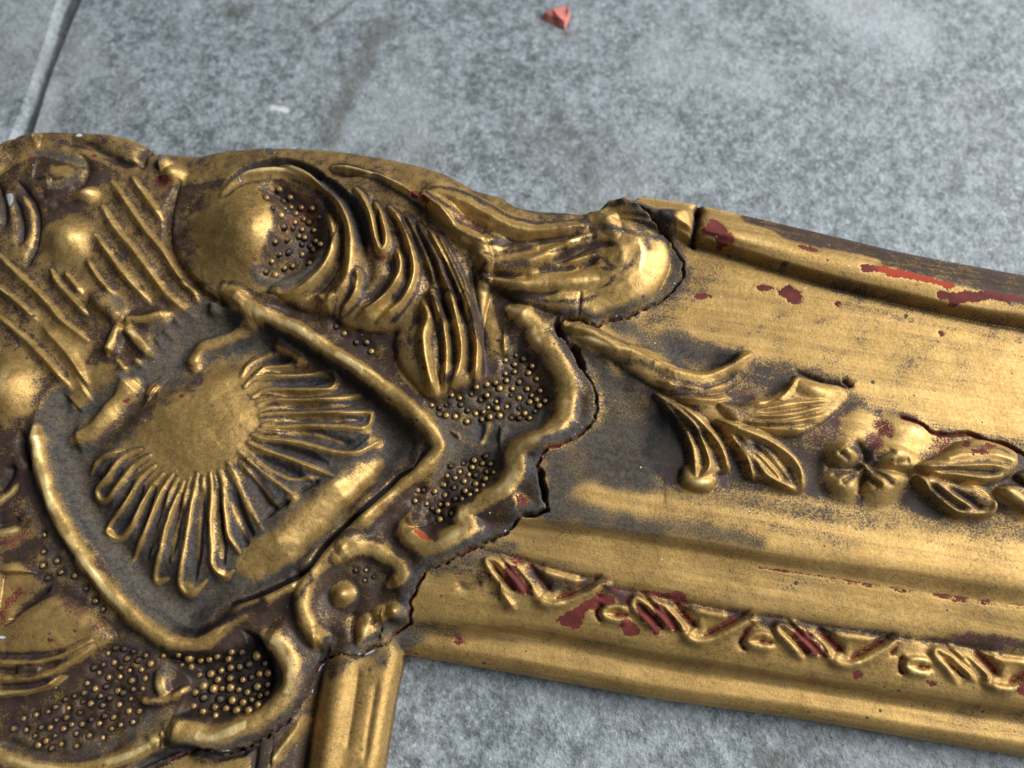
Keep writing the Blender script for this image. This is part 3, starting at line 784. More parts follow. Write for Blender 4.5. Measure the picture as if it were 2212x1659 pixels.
# curl below the cartouche
P_LCURL = part('curl', P_CORNER, 'broad gilt curl round the dark beaded hollow')
snap()
DARKP = T(11, [(1380, 700), (1650, 640), (1950, 640), (2150, 560)]).tolist() + T(12, [(120, 440), (330, 520), (440, 720), (460, 900), (380, 1080), (180, 1180)]).tolist() + T(11, [(1980, 1220), (1750, 1240), (1560, 1190), (1640, 1050), (1680, 900), (1560, 800)]).tolist()
mass(0, DARKP, -3.0, 22, P_CORNER, pat=1.3, dust=0.2, prof='s')
snap()
LC = T(12, [(300, 500), (440, 580), (530, 720), (550, 870), (510, 1010), (400, 1140), (230, 1240), (20, 1340)]).tolist() + T(11, [(1830, 1390), (1620, 1350), (1440, 1290)]).tolist()
ridge(0, LC, 27, 3.2, P_LCURL, prof='strap', taper=0.05, gold=0.9, gw=0.95)
ridge(11, [(1280, 1430), (1420, 1330), (1380, 1380)], 12, 1.0, P_LCURL)
paint(11, [(1400, 1480), (1700, 1500), (1900, 1530), (2212, 1430), (2212, 1500), (1900, 1590), (1600, 1500), (1400, 1560), (1200, 1659), (1100, 1659)], 6, 0.4, dust=0.85, pat=0.4)
# leaf at the lower left
P_LLEAF = part('acanthus_leaf', P_CORNER, 'ribbed gilt leaf at the lower left')
snap()
mass(11, [(-200, 480), (0, 400), (250, 250), (450, 150), (700, 250), (900, 400), (985, 540), (800, 680), (620, 800), (500, 900), (400, 970), (0, 1040), (-200, 1050)], 2.4, 30, P_LLEAF, gold=0.6)
snap()
for pts in [[(-80, 740), (200, 750), (400, 720), (620, 640), (780, 560)], [(-80, 880), (300, 870), (500, 800), (700, 690), (800, 600)], [(-80, 1030), (200, 1000), (400, 950), (560, 860)], [(100, 820), (330, 800)]]:
    ridge(11, pts, 8, 1.1, P_LLEAF, gold=0.95)
snap()
for pts in [[(-50, 680), (300, 680), (550, 640)], [(-50, 810), (250, 810), (520, 730)], [(-50, 950), (250, 940), (430, 890)]]:
    groove(11, pts, 9, 1.0, P_LLEAF, pat=0.9, dust=0.3)
paint(11, [(440, 130), (560, 170), (760, 300), (900, 400), (960, 540), (820, 520), (700, 420), (540, 300), (480, 220)], 10, 1.2, pat=0.6, red=0.5)
P_LEDGE = part('leaf_lobe', P_CORNER, 'purple worn lobe at the left edge')
snap()
mass(11, [(-200, -200), (0, -160), (200, -120), (330, 0), (400, 80), (200, 220), (0, 420), (-200, 460)], 1.8, 26, P_LEDGE, pat=0.4)
groove(11, [(430, 80), (300, 180), (170, 300), (30, 420)], 6, 2.0, P_LEDGE, pat=0.9, dust=0.4)
paint(11, [(0, 180), (150, 90), (300, 60), (200, 160), (80, 320), (0, 400)], 8, 0.8, red=0.7, pat=0.4)
paint(7, [(0, 700), (160, 640), (330, 620), (200, 760), (60, 800), (0, 800)], 8, 0.8, red=0.5, pat=0.5)
for pts in [[(-40, 390), (60, 310), (110, 240)], [(-60, 660), (60, 640), (120, 620)]]:
    ridge(7, pts, 14, 1.6, P_LEDGE)
groove(7, [(-40, 300), (60, 180), (100, 60)], 12, 1.6, P_LEDGE, pat=0.95)
groove(7, [(-40, 590), (100, 560), (160, 520)], 8, 1.0, P_LEDGE, pat=0.9)
groove(4, [(180, 1330), (200, 1480), (260, 1659)], 8, 2.2, P_LEDGE, pat=0.95, dust=0.3)
paint(7, [(250, 330), (330, 500), (440, 700), (620, 900), (760, 1100), (900, 1280), (1000, 1350), (940, 1420), (780, 1280), (620, 1130), (430, 1000), (330, 880), (380, 760), (280, 600), (200, 430)], 8, 0.8, dust=0.75, pat=0.5)
# gold rim along the bottom
snap()
ridge(11, [(-100, 1520), (60, 1590), (300, 1660), (600, 1670), (900, 1620), (1150, 1530), (1350, 1400)], 22, 2.4, P_LLEAF, prof='round', taper=0.06, gold=0.9)
groove(11, [(-80, 1400), (150, 1490), (400, 1560), (650, 1570), (900, 1500), (1150, 1380)], 15, 1.4, P_LLEAF, pat=0.8, dust=0.35)
# V mark and bars on the beaded ground
for pts, w, h in [([(1200, 1060), (1350, 1080), (1500, 1040), (1640, 960)], 11, 1.8), ([(1400, 790), (1390, 920), (1430, 1040)], 15, 1.4)]:
    ridge(11, pts, w, h, None, prof='round')
paint(11, [(1000, 560), (1200, 560), (1450, 700), (1500, 900), (1250, 760), (1050, 640)], 10, 0.8, dust=0.8, pat=0.4)
paint(11, [(1050, 480), (1300, 560), (1450, 640), (1380, 900), (1200, 1080), (1400, 1170), (1650, 1100), (1300, 1400), (1000, 1500), (700, 1560), (300, 1500), (0, 1400), (300, 1330), (800, 1400), (1100, 1300), (1180, 1100), (1250, 850), (1150, 680)], 10, 0.8, dust=0.65, pat=0.6)
# beaded pocket by the wavy strap: dusty ground
P_BP = part('beaded_ground', P_CORNER, 'dusty beaded ground beside the wavy strap')
snap()
BPK = T(6, [(-60, 620), (280, 480), (520, 400), (640, 220), (760, 110), (900, 260), (1020, 480), (1040, 700), (980, 860), (780, 930), (650, 1010), (600, 1150), (580, 1330), (420, 1420), (200, 1540), (0, 1640), (-120, 1659), (-40, 1400), (20, 1200), (110, 1010), (60, 880), (-30, 720)]).tolist()
mass(0, BPK, -0.9, 20, P_BP, dust=0.92, pat=0.5, prof='s')
snap()
mass(6, [(150, 870), (260, 900), (420, 990), (400, 1030), (280, 980)], 1.0, 10, P_BP, pat=0.5, dust=0.4)
ridge(6, [(510, 790), (470, 900), (440, 980)], 9, 1.2, P_BP)
ridge(6, [(640, 830), (560, 960), (460, 1060), (360, 1090)], 10, 1.2, P_BP, gold=None, dust=0.9)
groove(6, [(420, 800), (430, 880), (400, 960)], 10, 1.0, P_BP, pat=0.95)
paint(6, [(0, 1480), (150, 1420), (380, 1380), (420, 1430), (200, 1580), (0, 1659), (-60, 1640)], 8, 0.6, dust=0.15, pat=0.9, red=0.3)

# ---- beads
snap()
beads(2, [(330, 620), (440, 540), (530, 600), (380, 700), (450, 760), (540, 695), (630, 695), (725, 700), (470, 860), (570, 820), (650, 795), (700, 830), (790, 780), (400, 990), (500, 970), (610, 945), (745, 900), (660, 960),
          (440, 1100), (515, 1080), (635, 1100), (740, 1060), (800, 1020), (370, 1160), (480, 1220), (555, 1205), (705, 1180), (320, 1255), (400, 1280)], 7.6, 0.25, 0.5)
beads(6, [(800, 240), (640, 250), (720, 290), (640, 370), (720, 355), (590, 500), (650, 430), (760, 440), (340, 540), (420, 590), (480, 560), (560, 610), (700, 500), (830, 500), (760, 580), (870, 560), (490, 660), (380, 715),
          (650, 655), (760, 670), (900, 700), (590, 735), (690, 755), (250, 640), (310, 690), (240, 580), (200, 740), (120, 640)], 6.2, 0.6, 0.75)
beads(6, [(270, 1150), (350, 1190), (440, 1150), (240, 1225), (380, 1255), (280, 1310), (200, 1280), (130, 1260), (100, 1335), (190, 1365), (290, 1395), (380, 1330), (110, 1425), (200, 1465), (70, 1510), (170, 1585), (60, 1640)], 6.4, 0.6, 0.75)
beads(8, [(1640, 170), (1690, 170), (1860, 120), (1620, 265), (1720, 290), (1840, 300), (1940, 370), (1840, 430)], 6.6, 0.5, 0.7)
beads(5, [(1110, 430), (1200, 430), (930, 290), (1000, 350), (1240, 510)], 7, 0.4, 0.6)
beads(11, [(920, 660), (970, 740), (1070, 620), (1090, 705), (1190, 720), (1300, 750), (1410, 680), (1540, 670), (1570, 760), (1110, 810), (1020, 865), (840, 830), (800, 785), (930, 870), (910, 950), (820, 970), (1000, 990), (1060, 1005),
           (1250, 880), (700, 1085), (880, 1115), (770, 1100), (570, 1140), (570, 1220), (1020, 1110), (1110, 1165), (1200, 1165), (970, 1220), (840, 1275), (690, 1280), (1040, 1285), (1150, 1260), (530, 1320), (420, 1310), (290, 1200),
           (400, 1170), (280, 1385), (390, 1425), (510, 1455), (650, 1470), (760, 1380), (870, 1400), (650, 1360), (200, 1330), (190, 1230), (480, 1240)], 6.2, 0.55, 0.7)
beads(11, [(1640, 700), (1740, 720), (1820, 710), (1980, 705), (2100, 650), (1730, 850), (1830, 840), (2005, 785), (1920, 810), (2160, 755), (1890, 890), (2000, 875), (2110, 890), (1760, 945), (1850, 970), (2000, 960), (1700, 1000), (1775, 1045),
           (1910, 1060), (2020, 1070), (2150, 1000), (1680, 1120), (1870, 1130), (1760, 1170), (1960, 1145), (2230, 680), (2250, 840), (2240, 950), (2110, 1090), (2060, 1160)], 8.2, 0.3, 0.5)
beads(7, [(360, 670), (360, 820), (350, 940), (480, 900), (520, 1000), (400, 1050), (640, 1030), (730, 1140), (810, 1250), (870, 1320)], 6.2, 0.6, 0.8)
beads(8, [(1100, 870), (1190, 870), (1260, 930), (1180, 960)], 5.0, 0.4, 0.5)

# more beads between the traced ones, evenly packed
def fill_beads(poly, n, gap, r, pit, ring):
    P = place(smooth(np.array(poly, float), 4, True), 0)
    a, b = P.min(0), P.max(0)
    have = [(x, y) for x, y, _ in BEADS]
    k = 0
    for _ in range(6000):
        if k >= n: break
        c = a + (b - a) * rng.random(2)
        ins = False
        for (ax, ay), (bx, by) in zip(P, np.roll(P, -1, 0)):
            if (ay > c[1]) != (by > c[1]) and c[0] < (bx - ax) * (c[1] - ay) / (by - ay) + ax: ins = not ins
        if not ins or (have and min((c[0] - x) ** 2 + (c[1] - y) ** 2 for x, y in have) < gap * gap): continue
        have.append((c[0], c[1])); k += 1
        rr = r * SC * (0.85 + 0.35 * rng.random())
        sl = window(c[None], rr * 2.5)
        d = np.hypot(GX[sl] - c[0], GY[sl] - c[1])
        H[sl] -= pit * np.exp(-(d / (rr * 1.35)) ** 2)
        wear(sl, ring * np.exp(-((d - rr * 1.15) / (rr * 0.45)) ** 2), dust=0.1, pat=0.95)
        BEADS.append((c[0], c[1], rr))
fill_beads(T(6, [(0, 620), (280, 500), (540, 420), (660, 240), (760, 160), (880, 300), (980, 500), (980, 700), (820, 800), (560, 780), (300, 800), (60, 760)]), 26, 1.55, 7.0, 0.5, 0.75)
fill_beads(T(6, [(60, 1290), (150, 1190), (330, 1110), (500, 1100), (540, 1250), (420, 1390), (200, 1500), (0, 1600), (-60, 1520)]), 16, 1.55, 7.0, 0.5, 0.75)
fill_beads(T(11, [(150, 1250), (480, 1100), (700, 980), (800, 760), (1000, 600), (1250, 660), (1330, 780), (1250, 960), (1150, 1060), (1200, 1200), (1000, 1340), (700, 1480), (400, 1480), (150, 1380)]), 34, 1.75, 6.8, 0.5, 0.7)
fill_beads(T(11, [(1600, 680), (1900, 650), (2150, 620), (2330, 720), (2350, 900), (2280, 1080), (2080, 1190), (1760, 1200), (1640, 1080), (1720, 900)]), 16, 1.75, 8.6, 0.3, 0.5)
fill_beads(T(2, [(420, 560), (600, 560), (780, 680), (830, 880), (800, 1080), (680, 1220), (420, 1300), (360, 1180), (430, 980), (440, 760)]), 8, 1.6, 8.0, 0.25, 0.5)
print('beads', len(BEADS))
def blur(A, n=1):
    for _ in range(n):
        B = A.copy()
        B[1:-1] = (A[:-2] + 2 * A[1:-1] + A[2:]) * 0.25
        A = B.copy()
        A[:, 1:-1] = (B[:, :-2] + 2 * B[:, 1:-1] + B[:, 2:]) * 0.25
    return A
# ================================================================ RAIL
# dusty and worn lines
rl = lambda ln: [(p[0], p[1]) for p in ln]
stroke_paint(0, off(L2, 4), 9, 0.5, dust=0.55, pat=0.6)
stroke_paint(0, off(L6, -18)[1:5], 26, 1.4, soft=0.9, dust=0.75, pat=0.3)
stroke_paint(0, [(1250, 1010), (1400, 1040), (1550, 1075), (1800, 1110), (2000, 1130), (2212, 1150)], 30, 1.5, soft=0.9, dust=0.55, pat=0.3)
paint(0, [(1300, 700), (1400, 690), (1480, 715), (1580, 760), (1640, 775), (1600, 800), (1480, 790), (1380, 770)], 14, 1.0, dust=0.85, pat=0.4)
paint(0, [(1640, 780), (1720, 785), (1830, 815), (1850, 850), (1900, 890), (1990, 910), (2080, 930), (2212, 950), (2212, 985), (1950, 935), (1840, 890), (1810, 860), (1700, 830), (1620, 830)], 10, 0.8, dust=0.75, pat=0.4)
paint(0, [(1215, 705), (1250, 740), (1300, 780), (1380, 850), (1430, 930), (1450, 1010), (1440, 1060), (1330, 1060), (1240, 1010), (1190, 1000), (1180, 1080), (1185, 1130), (1270, 1140), (1440, 1160), (1300, 1100), (1220, 1060), (1170, 1010),
          (1220, 960), (1290, 930), (1300, 860), (1260, 780)], 14, 1.2, dust=0.9, pat=0.35)
paint(0, [(1190, 990), (1240, 970), (1300, 900), (1380, 900), (1430, 990), (1420, 1050), (1300, 1030), (1240, 1060), (1190, 1100)], 14, 1.0, dust=0.9, pat=0.3)
paint(0, [(1380, 680), (1440, 660), (1480, 610), (1490, 570), (1530, 555), (1560, 580), (1520, 640), (1460, 690), (1400, 720)], 10, 1.0, dust=0.25, pat=0.45)
stroke_paint(0, [(1400, 665), (1450, 640), (1480, 600), (1482, 570)], 12, 0.6, dust=0.75, pat=0.5)
paint(13, [(0, 560), (300, 480), (500, 400), (700, 380), (760, 480), (700, 560), (500, 640), (200, 680), (0, 720)], 12, 0.8, dust=0.7, pat=0.5)
stroke_paint(13, [(860, 680), (1050, 700), (1300, 745), (1450, 770)], 10, 0.5, dust=0.85, pat=0.5)
stroke_paint(13, [(1000, 560), (1300, 600), (1600, 650), (1950, 700)], 7, 0.5, soft=0.9, dust=0.6, pat=0.4)
paint(12, [(1620, 440), (1760, 380), (1860, 420), (1700, 560), (1600, 660), (1480, 640), (1400, 520)], 10, 0.6, dust=0.8, pat=0.4)
stroke_paint(0, off(L10, 14), 16, 0.8, soft=0.9, pat=0.45)
# outer moulding part and sight edge part
m = is_rail & (GY > np.interp(xs, *unproj(smooth(L2, 4), 41.0).T)[None, :])
PART[m] = P_ROLL
m = is_rail & (GY < np.interp(xs, *unproj(smooth(off(L10, 12), 4), 25.4).T)[None, :])
PART[m] = P_LIP
m = is_rail & (PART != P_LIP) & (GY < np.interp(xs, *unproj(smooth(L7, 4), 34.5).T)[None, :])
PART[m] = P_BAND
# dark break across the outer moulding and bare red patches on it
snap()
groove(17, [(235, 170), (222, 290), (212, 400)], 9, 4.0, P_ROLL, pat=1.0, dust=0.1)
paint(17, [(270, 300), (330, 260), (430, 340), (440, 390), (330, 410), (270, 380)], 5, 0.5, red=0.85, pat=0.3)
paint(17, [(520, 290), (900, 425), (1250, 525), (1500, 585), (1900, 690), (2300, 770), (2300, 500), (1500, 340), (900, 180), (560, 150)], 12, 0.8, pat=0.80, dust=0.12)
paint(17, [(1310, 545), (1400, 555), (1560, 590), (1760, 645), (1770, 680), (1600, 640), (1400, 600), (1310, 578)], 2, 0.25, hot=1.0, red=1.0)
paint(17, [(1230, 530), (1310, 550), (1300, 580), (1230, 570)], 3, 0.3, red=0.9, hot=0.0)
paint(17, [(1700, 690), (1900, 690), (2212, 730), (2350, 760), (2350, 800), (2212, 770), (2000, 745), (1830, 770), (1720, 750)], 3, 0.5, red=0.95, hot=0.15)
paint(17, [(840, 410), (960, 440), (970, 460), (860, 440)], 3, 0.3, red=0.9)
paint(17, [(720, 660), (800, 660), (860, 690), (850, 760), (800, 770), (770, 730), (730, 720)], 3, 0.5, red=0.95)
paint(17, [(550, 655), (650, 650), (690, 675), (620, 690)], 2, 0.4, red=0.95)
paint(17, [(190, 715), (290, 700), (310, 730), (230, 740)], 3, 0.3, red=0.85)
paint(17, [(1050, 760), (1100, 740), (1090, 790)], 2, 0.4, red=0.9)
paint(17, [(1690, 935), (1730, 945), (1710, 970)], 2, 0.2, red=0.9)
paint(17, [(460, 290), (640, 320), (760, 400), (760, 450), (560, 430), (450, 360)], 6, 0.5, gold=0.9)
paint(17, [(960, 440), (1290, 500), (1310, 530), (1080, 500)], 3, 0.3, gold=1.0)
for pts in [[(500, 970), (660, 880), (830, 780)], [(1060, 1120), (1160, 1030), (1260, 940)], [(1470, 1150), (1600, 1060), (1700, 990)], [(1130, 760), (1500, 860), (1900, 940), (2212, 1010)], [(940, 880), (1080, 840)]]:
    stroke_paint(17, pts, 1.9, 0.05, pat=0.75)

# ---- leaf spray
paint(0, [(1300, 720), (1480, 740), (1650, 800), (1850, 870), (2212, 960), (2400, 1000), (2400, 1140), (2212, 1130), (1850, 1090), (1550, 1070), (1400, 1060), (1280, 900)], 40, 1.5, pat=0.48)
P_STEM = part('leaf', P_RAIL, 'long stem leaf of the spray')
P_LA = part('leaf', P_RAIL, 'upper fan leaf of the spray')
P_LB = part('leaf', P_RAIL, 'hanging ribbed leaf of the spray')
P_LC = part('leaf', P_RAIL, 'pointed leaf next to the flower')
P_FL = part('flower', P_RAIL, 'four petalled gilt flower')
P_LD = part('leaf', P_RAIL, 'long leaf right of the flower')
P_LE = part('leaf', P_RAIL, 'veined leaf below right of the flower')
snap()
ridge(0, [(1215, 705), (1330, 745), (1440, 830), (1540, 890), (1660, 920), (1780, 940), (1880, 985), (2000, 1015), (2120, 1030), (2300, 1060), (2420, 1085)], 92, 2.2, None, gold=0.5, prof='cos', taper=0.22, foot=0, rub=0, gw=0.6)
paint(0, [(1290, 745), (1400, 790), (1500, 815), (1600, 800), (1640, 790), (1690, 800), (1830, 840), (1850, 880), (1930, 905), (2050, 935), (2212, 975), (2400, 1010), (2400, 1120), (2212, 1105), (2050, 1110), (1900, 1085), (1800, 1075), (1700, 1065), (1600, 1060), (1500, 1065), (1430, 1040), (1440, 950), (1400, 870)], 12, 0.8, pat=0.80, dust=0.40)
STEMP = [(1222, 708), (1250, 698), (1290, 708), (1340, 735), (1400, 772), (1470, 800), (1530, 800), (1575, 780), (1600, 758), (1632, 762), (1630, 790), (1600, 825), (1570, 850), (1590, 880), (1600, 920), (1560, 930), (1500, 890), (1440, 850), (1400, 830), (1340, 790), (1280, 750), (1230, 728)]
mass(0, STEMP, 1.5, 24, P_STEM, gold=0.75)
LAP = T(14, [(500, 640), (700, 640), (900, 650), (1060, 560), (1160, 400), (1240, 400), (1400, 440), (1570, 470), (1650, 540), (1640, 620), (1560, 700), (1460, 780), (1300, 880), (1150, 930), (900, 880), (650, 800)]).tolist()
mass(0, LAP, 1.7, 24, P_LA, gold=0.75)
LBP = T(14, [(-60, 540), (150, 620), (400, 760), (560, 1000), (620, 1200), (590, 1240), (500, 1250), (500, 1320), (420, 1400), (300, 1400), (190, 1340), (180, 1210), (250, 1130), (220, 960), (100, 760)]).tolist()
mass(0, LBP, 2.2, 22, P_LB, gold=0.85)
LCP = T(14, [(500, 760), (700, 800), (950, 900), (1150, 1050), (1240, 1200), (1280, 1360), (1190, 1420), (1050, 1380), (900, 1320), (800, 1310), (740, 1200), (640, 1000), (520, 860)]).tolist()
mass(0, LCP, 2.1, 22, P_LC, gold=0.85)
snap()
for t_, pts, w, h, p_ in [(3, [(1180, 1400), (1330, 1440), (1500, 1520), (1680, 1650)], 16, 1.4, P_STEM), (6, [(1250, 60), (1500, 110), (1800, 200), (2100, 320), (2212, 360)], 16, 1.3, P_STEM),
                          (14, [(-20, 290), (200, 370), (380, 400), (540, 350), (680, 270), (790, 200)], 14, 1.6, P_STEM), (14, [(0, 440), (250, 500), (450, 500), (600, 470)], 8, 1.0, P_STEM), (14, [(60, 560), (300, 600), (480, 610), (600, 580)], 8, 1.0, P_STEM),
                          (14, [(800, 640), (950, 620), (1090, 540), (1190, 420)], 10, 1.6, P_LA), (14, [(850, 690), (1150, 640), (1460, 610)], 7, 1.0, P_LA), (14, [(800, 740), (1100, 740), (1420, 660)], 7, 0.9, P_LA), (14, [(750, 800), (1100, 800), (1420, 740)], 7, 0.9, P_LA), (14, [(700, 840), (1000, 860), (1250, 860)], 7, 0.8, P_LA),
                          (14, [(40, 640), (180, 850), (270, 1010), (315, 1280)], 7, 1.4, P_LB), (14, [(100, 640), (300, 830), (400, 1050), (425, 1190), (340, 1300)], 7, 1.5, P_LB), (14, [(160, 640), (350, 800), (520, 1000), (600, 1210)], 9, 1.5, P_LB),
                          (14, [(580, 810), (850, 920), (1080, 1050), (1210, 1200), (1250, 1380)], 10, 1.4, P_LC), (14, [(590, 910), (750, 1100), (800, 1300)], 7, 1.3, P_LC), (14, [(690, 940), (830, 1130), (950, 1280), (1180, 1400)], 8, 1.3, P_LC), (14, [(830, 1050), (960, 1180), (1070, 1320)], 6, 0.8, P_LC)]:
    ridge(t_, pts, w, h * 0.95, p_, taper=0.12, gw=1.0, ragged=0.2)
blob(14, (340, 1340), 150, 70, -10, 1.2, P_LB, gold=0.9)
blob(14, (1330, 520), 220, 110, 15, 1.4, P_LA, gold=0.9, prof='cos')
snap()
for pts, w, p_ in [([(100, 760), (220, 960), (270, 1180)], 8, P_LB), ([(260, 830), (360, 1040), (380, 1200)], 7, P_LB), ([(350, 860), (480, 1060), (530, 1220)], 9, P_LB), ([(650, 900), (800, 1080), (880, 1250)], 7, P_LC), ([(780, 960), (950, 1130), (1130, 1330)], 7, P_LC),
                   ([(720, 920), (950, 1020), (1100, 1200), (1160, 1330)], 7, P_LC), ([(100, 460), (300, 520), (540, 440), (680, 340)], 7, P_STEM), ([(0, 560), (300, 570), (560, 540)], 5, P_STEM), ([(850, 720), (1150, 690), (1420, 640)], 5, P_LA), ([(800, 780), (1100, 770), (1430, 700)], 5, P_LA), ([(750, 830), (1100, 830), (1330, 800)], 5, P_LA)]:
    groove(14, pts, w, 0.7, p_, pat=0.72, dust=0.15, gw=0.75)
paint(14, [(560, 500), (700, 440), (850, 480), (940, 560), (800, 600), (660, 580)], 8, 0.7, red=0.45, pat=0.7, dust=0.1)
paint(14, [(1350, 840), (1450, 760), (1560, 740), (1620, 790), (1560, 900), (1430, 1000), (1300, 1000), (1200, 920)], 6, 0.6, red=0.5, pat=0.75, dust=0.2)
paint(14, [(560, 640), (720, 640), (740, 740), (640, 750)], 8, 0.8, pat=0.7, red=0.3)
# flower
snap()
for c, rx, ry, a, h in [((640, 640), 190, 150, 45, 2.6), ((640, 890), 210, 160, -30, 2.6), ((1000, 900), 260, 170, 35, 2.8), ((1120, 650), 260, 180, -25, 2.6), ((780, 400), 190, 150, 30, 2.6), ((1180, 470), 230, 190, 10, 3.0)]:
    kq = 1.1 if c[1] > 550 else 1.45
    blob(15, c, rx * kq, ry * kq, -a, h * (1.0 if c[1] > 550 else 0.55), P_FL, gold=0.9, prof='cos', gw=0.8)
snap()
blob(15, (830, 750), 90, 70, 0, 1.0, P_FL, gold=0.8)
for pts, w in [([(600, 610), (700, 690)], 8), ([(680, 560), (780, 620)], 9), ([(540, 820), (720, 780)], 8), ([(620, 890), (740, 820)], 8), ([(900, 760), (1020, 840), (1080, 910)], 10), ([(860, 850), (960, 930)], 9), ([(920, 680), (1000, 630), (1080, 600)], 9), ([(1090, 710), (1220, 690)], 9)]:
    groove(15, pts, w * 0.8, 0.8, P_FL, pat=0.85, dust=0.35, gw=0.8)
for pts in [[(480, 720), (640, 760), (820, 750)], [(790, 1000), (800, 880), (830, 760)], [(1250, 800), (1050, 770), (850, 740)], [(760, 520), (820, 620), (840, 720)]]:
    groove(15, pts, 8, 1.2, P_FL, pat=0.6, dust=0.1)
paint(15, [(880, 350), (1010, 330), (1090, 430), (1060, 500), (940, 450)], 5, 0.5, red=0.7, pat=0.6)
paint(15, [(800, 530), (880, 460), (1000, 500), (1000, 580), (860, 600)], 5, 0.5, red=0.6, pat=0.7)
paint(15, [(1390, 560), (1420, 450), (1600, 470), (1560, 640), (1480, 700), (1360, 680)], 6, 0.6, red=0.55, pat=0.6, dust=0.3)
# leaves right of the flower
snap()
mass(15, [(1300, 720), (1480, 640), (1640, 530), (1850, 500), (2050, 560), (2170, 650), (2140, 790), (2000, 870), (1800, 900), (1550, 860), (1350, 800)], 2.8, 20, P_LD, gold=0.8)
mass(15, [(1280, 820), (1500, 850), (1750, 930), (1930, 1030), (1990, 1110), (1930, 1180), (1780, 1190), (1600, 1180), (1480, 1080), (1360, 980)], 2.6, 18, P_LE, gold=0.7)
P_LF = part('leaf', P_RAIL, 'leaf cut by the right edge of the picture')
mass(15, [(1980, 940), (2150, 900), (2400, 1000), (2600, 1150), (2500, 1230), (2300, 1190), (2120, 1080)], 2.4, 18, P_LF, gold=0.7)
mass(15, [(2150, 820), (2300, 760), (2500, 800), (2650, 900), (2500, 960), (2300, 930)], 2.4, 18, P_LF, gold=0.7)
snap()
for pts, w, h, p_ in [([(1320, 750), (1600, 740), (1900, 730), (2080, 760)], 7, 1.0, P_LD), ([(1350, 800), (1600, 810), (1850, 850), (2040, 830)], 7, 1.0, P_LD), ([(1500, 680), (1700, 640), (1950, 640), (2130, 700)], 12, 1.0, P_LD),
                      ([(1290, 840), (1480, 1020), (1640, 1140), (1850, 1170), (1950, 1100), (1850, 970), (1680, 900)], 8, 1.2, P_LE), ([(1450, 880), (1620, 1010), (1780, 1110)], 6, 1.0, P_LE), ([(2000, 950), (2150, 1040), (2300, 1130)], 14, 1.2, P_LF)]:
    ridge(15, pts, w, h, p_, taper=0.08, gw=1.0)
snap()
for pts, w, p_ in [([(1450, 780), (1650, 775), (1880, 790), (2000, 800)], 6, P_LD), ([(1390, 890), (1550, 1030), (1700, 1130)], 8, P_LE), ([(1560, 920), (1720, 1020), (1860, 1120)], 7, P_LE), ([(1660, 1000), (1760, 1060)], 5, P_LE)]:
    groove(15, pts, w, 0.9, p_, pat=0.8, dust=0.3)
paint(15, [(1640, 540), (1720, 520), (1760, 560), (1700, 580)], 4, 0.4, red=0.8)
paint(15, [(1740, 590), (1840, 580), (1890, 630), (1760, 650)], 4, 0.4, red=0.85)
paint(15, [(1860, 540), (1960, 560), (1950, 600), (1860, 590)], 4, 0.4, red=0.8)
# reddish crack along the leaf edges on the far side
snap()
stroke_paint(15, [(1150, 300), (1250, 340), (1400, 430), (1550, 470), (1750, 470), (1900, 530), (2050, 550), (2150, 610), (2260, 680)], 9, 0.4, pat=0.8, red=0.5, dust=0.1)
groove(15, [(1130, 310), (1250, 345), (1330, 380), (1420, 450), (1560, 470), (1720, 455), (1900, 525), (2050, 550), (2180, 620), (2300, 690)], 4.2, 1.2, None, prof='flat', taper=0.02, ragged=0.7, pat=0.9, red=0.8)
groove(14, [(1180, 350), (1250, 380), (1400, 440), (1560, 470), (1660, 490)], 5, 1.4, None, ragged=0.5, pat=0.95, dust=0.3)
groove(14, [(1590, 430), (1670, 495)], 5, 1.4, None, red=0.9, hot=0.4)

# ---- ribbon band: one repeat, shifted along the moulding
BASEV = np.array([1824.0, 1438.0])
REL = lambda pts: T(16, pts) - BASEV
RIB = [([(1020, 760), (1110, 805), (1200, 790), (1340, 710), (1480, 640)], 8.5, 1.5), ([(800, 530), (880, 600), (980, 690), (1060, 775)], 7, 1.3), ([(860, 760), (790, 680), (715, 600), (720, 560), (770, 570), (850, 650), (960, 750)], 6.5, 1.4),
       ([(690, 700), (600, 700), (540, 665), (550, 630), (620, 620), (690, 640)], 7, 1.3), ([(1050, 600), (1150, 620), (1290, 640)], 9, 0.8)]
RGR = [([(960, 560), (1040, 650), (1110, 720)], 10, 1.5), ([(1160, 760), (1290, 690), (1420, 600)], 8, 1.5), ([(760, 600), (850, 690), (900, 740)], 5, 0.8), ([(880, 600), (960, 680), (1010, 730)], 6, 1.0), ([(600, 665), (680, 668)], 5, 0.6), ([(1440, 660), (1400, 740)], 8, 0.8), ([(520, 600), (500, 660), (520, 710)], 6, 0.9)]
VB = [(1187, 1306), (1508, 1386), (1824, 1438), (2165, 1489), (2500, 1536)]
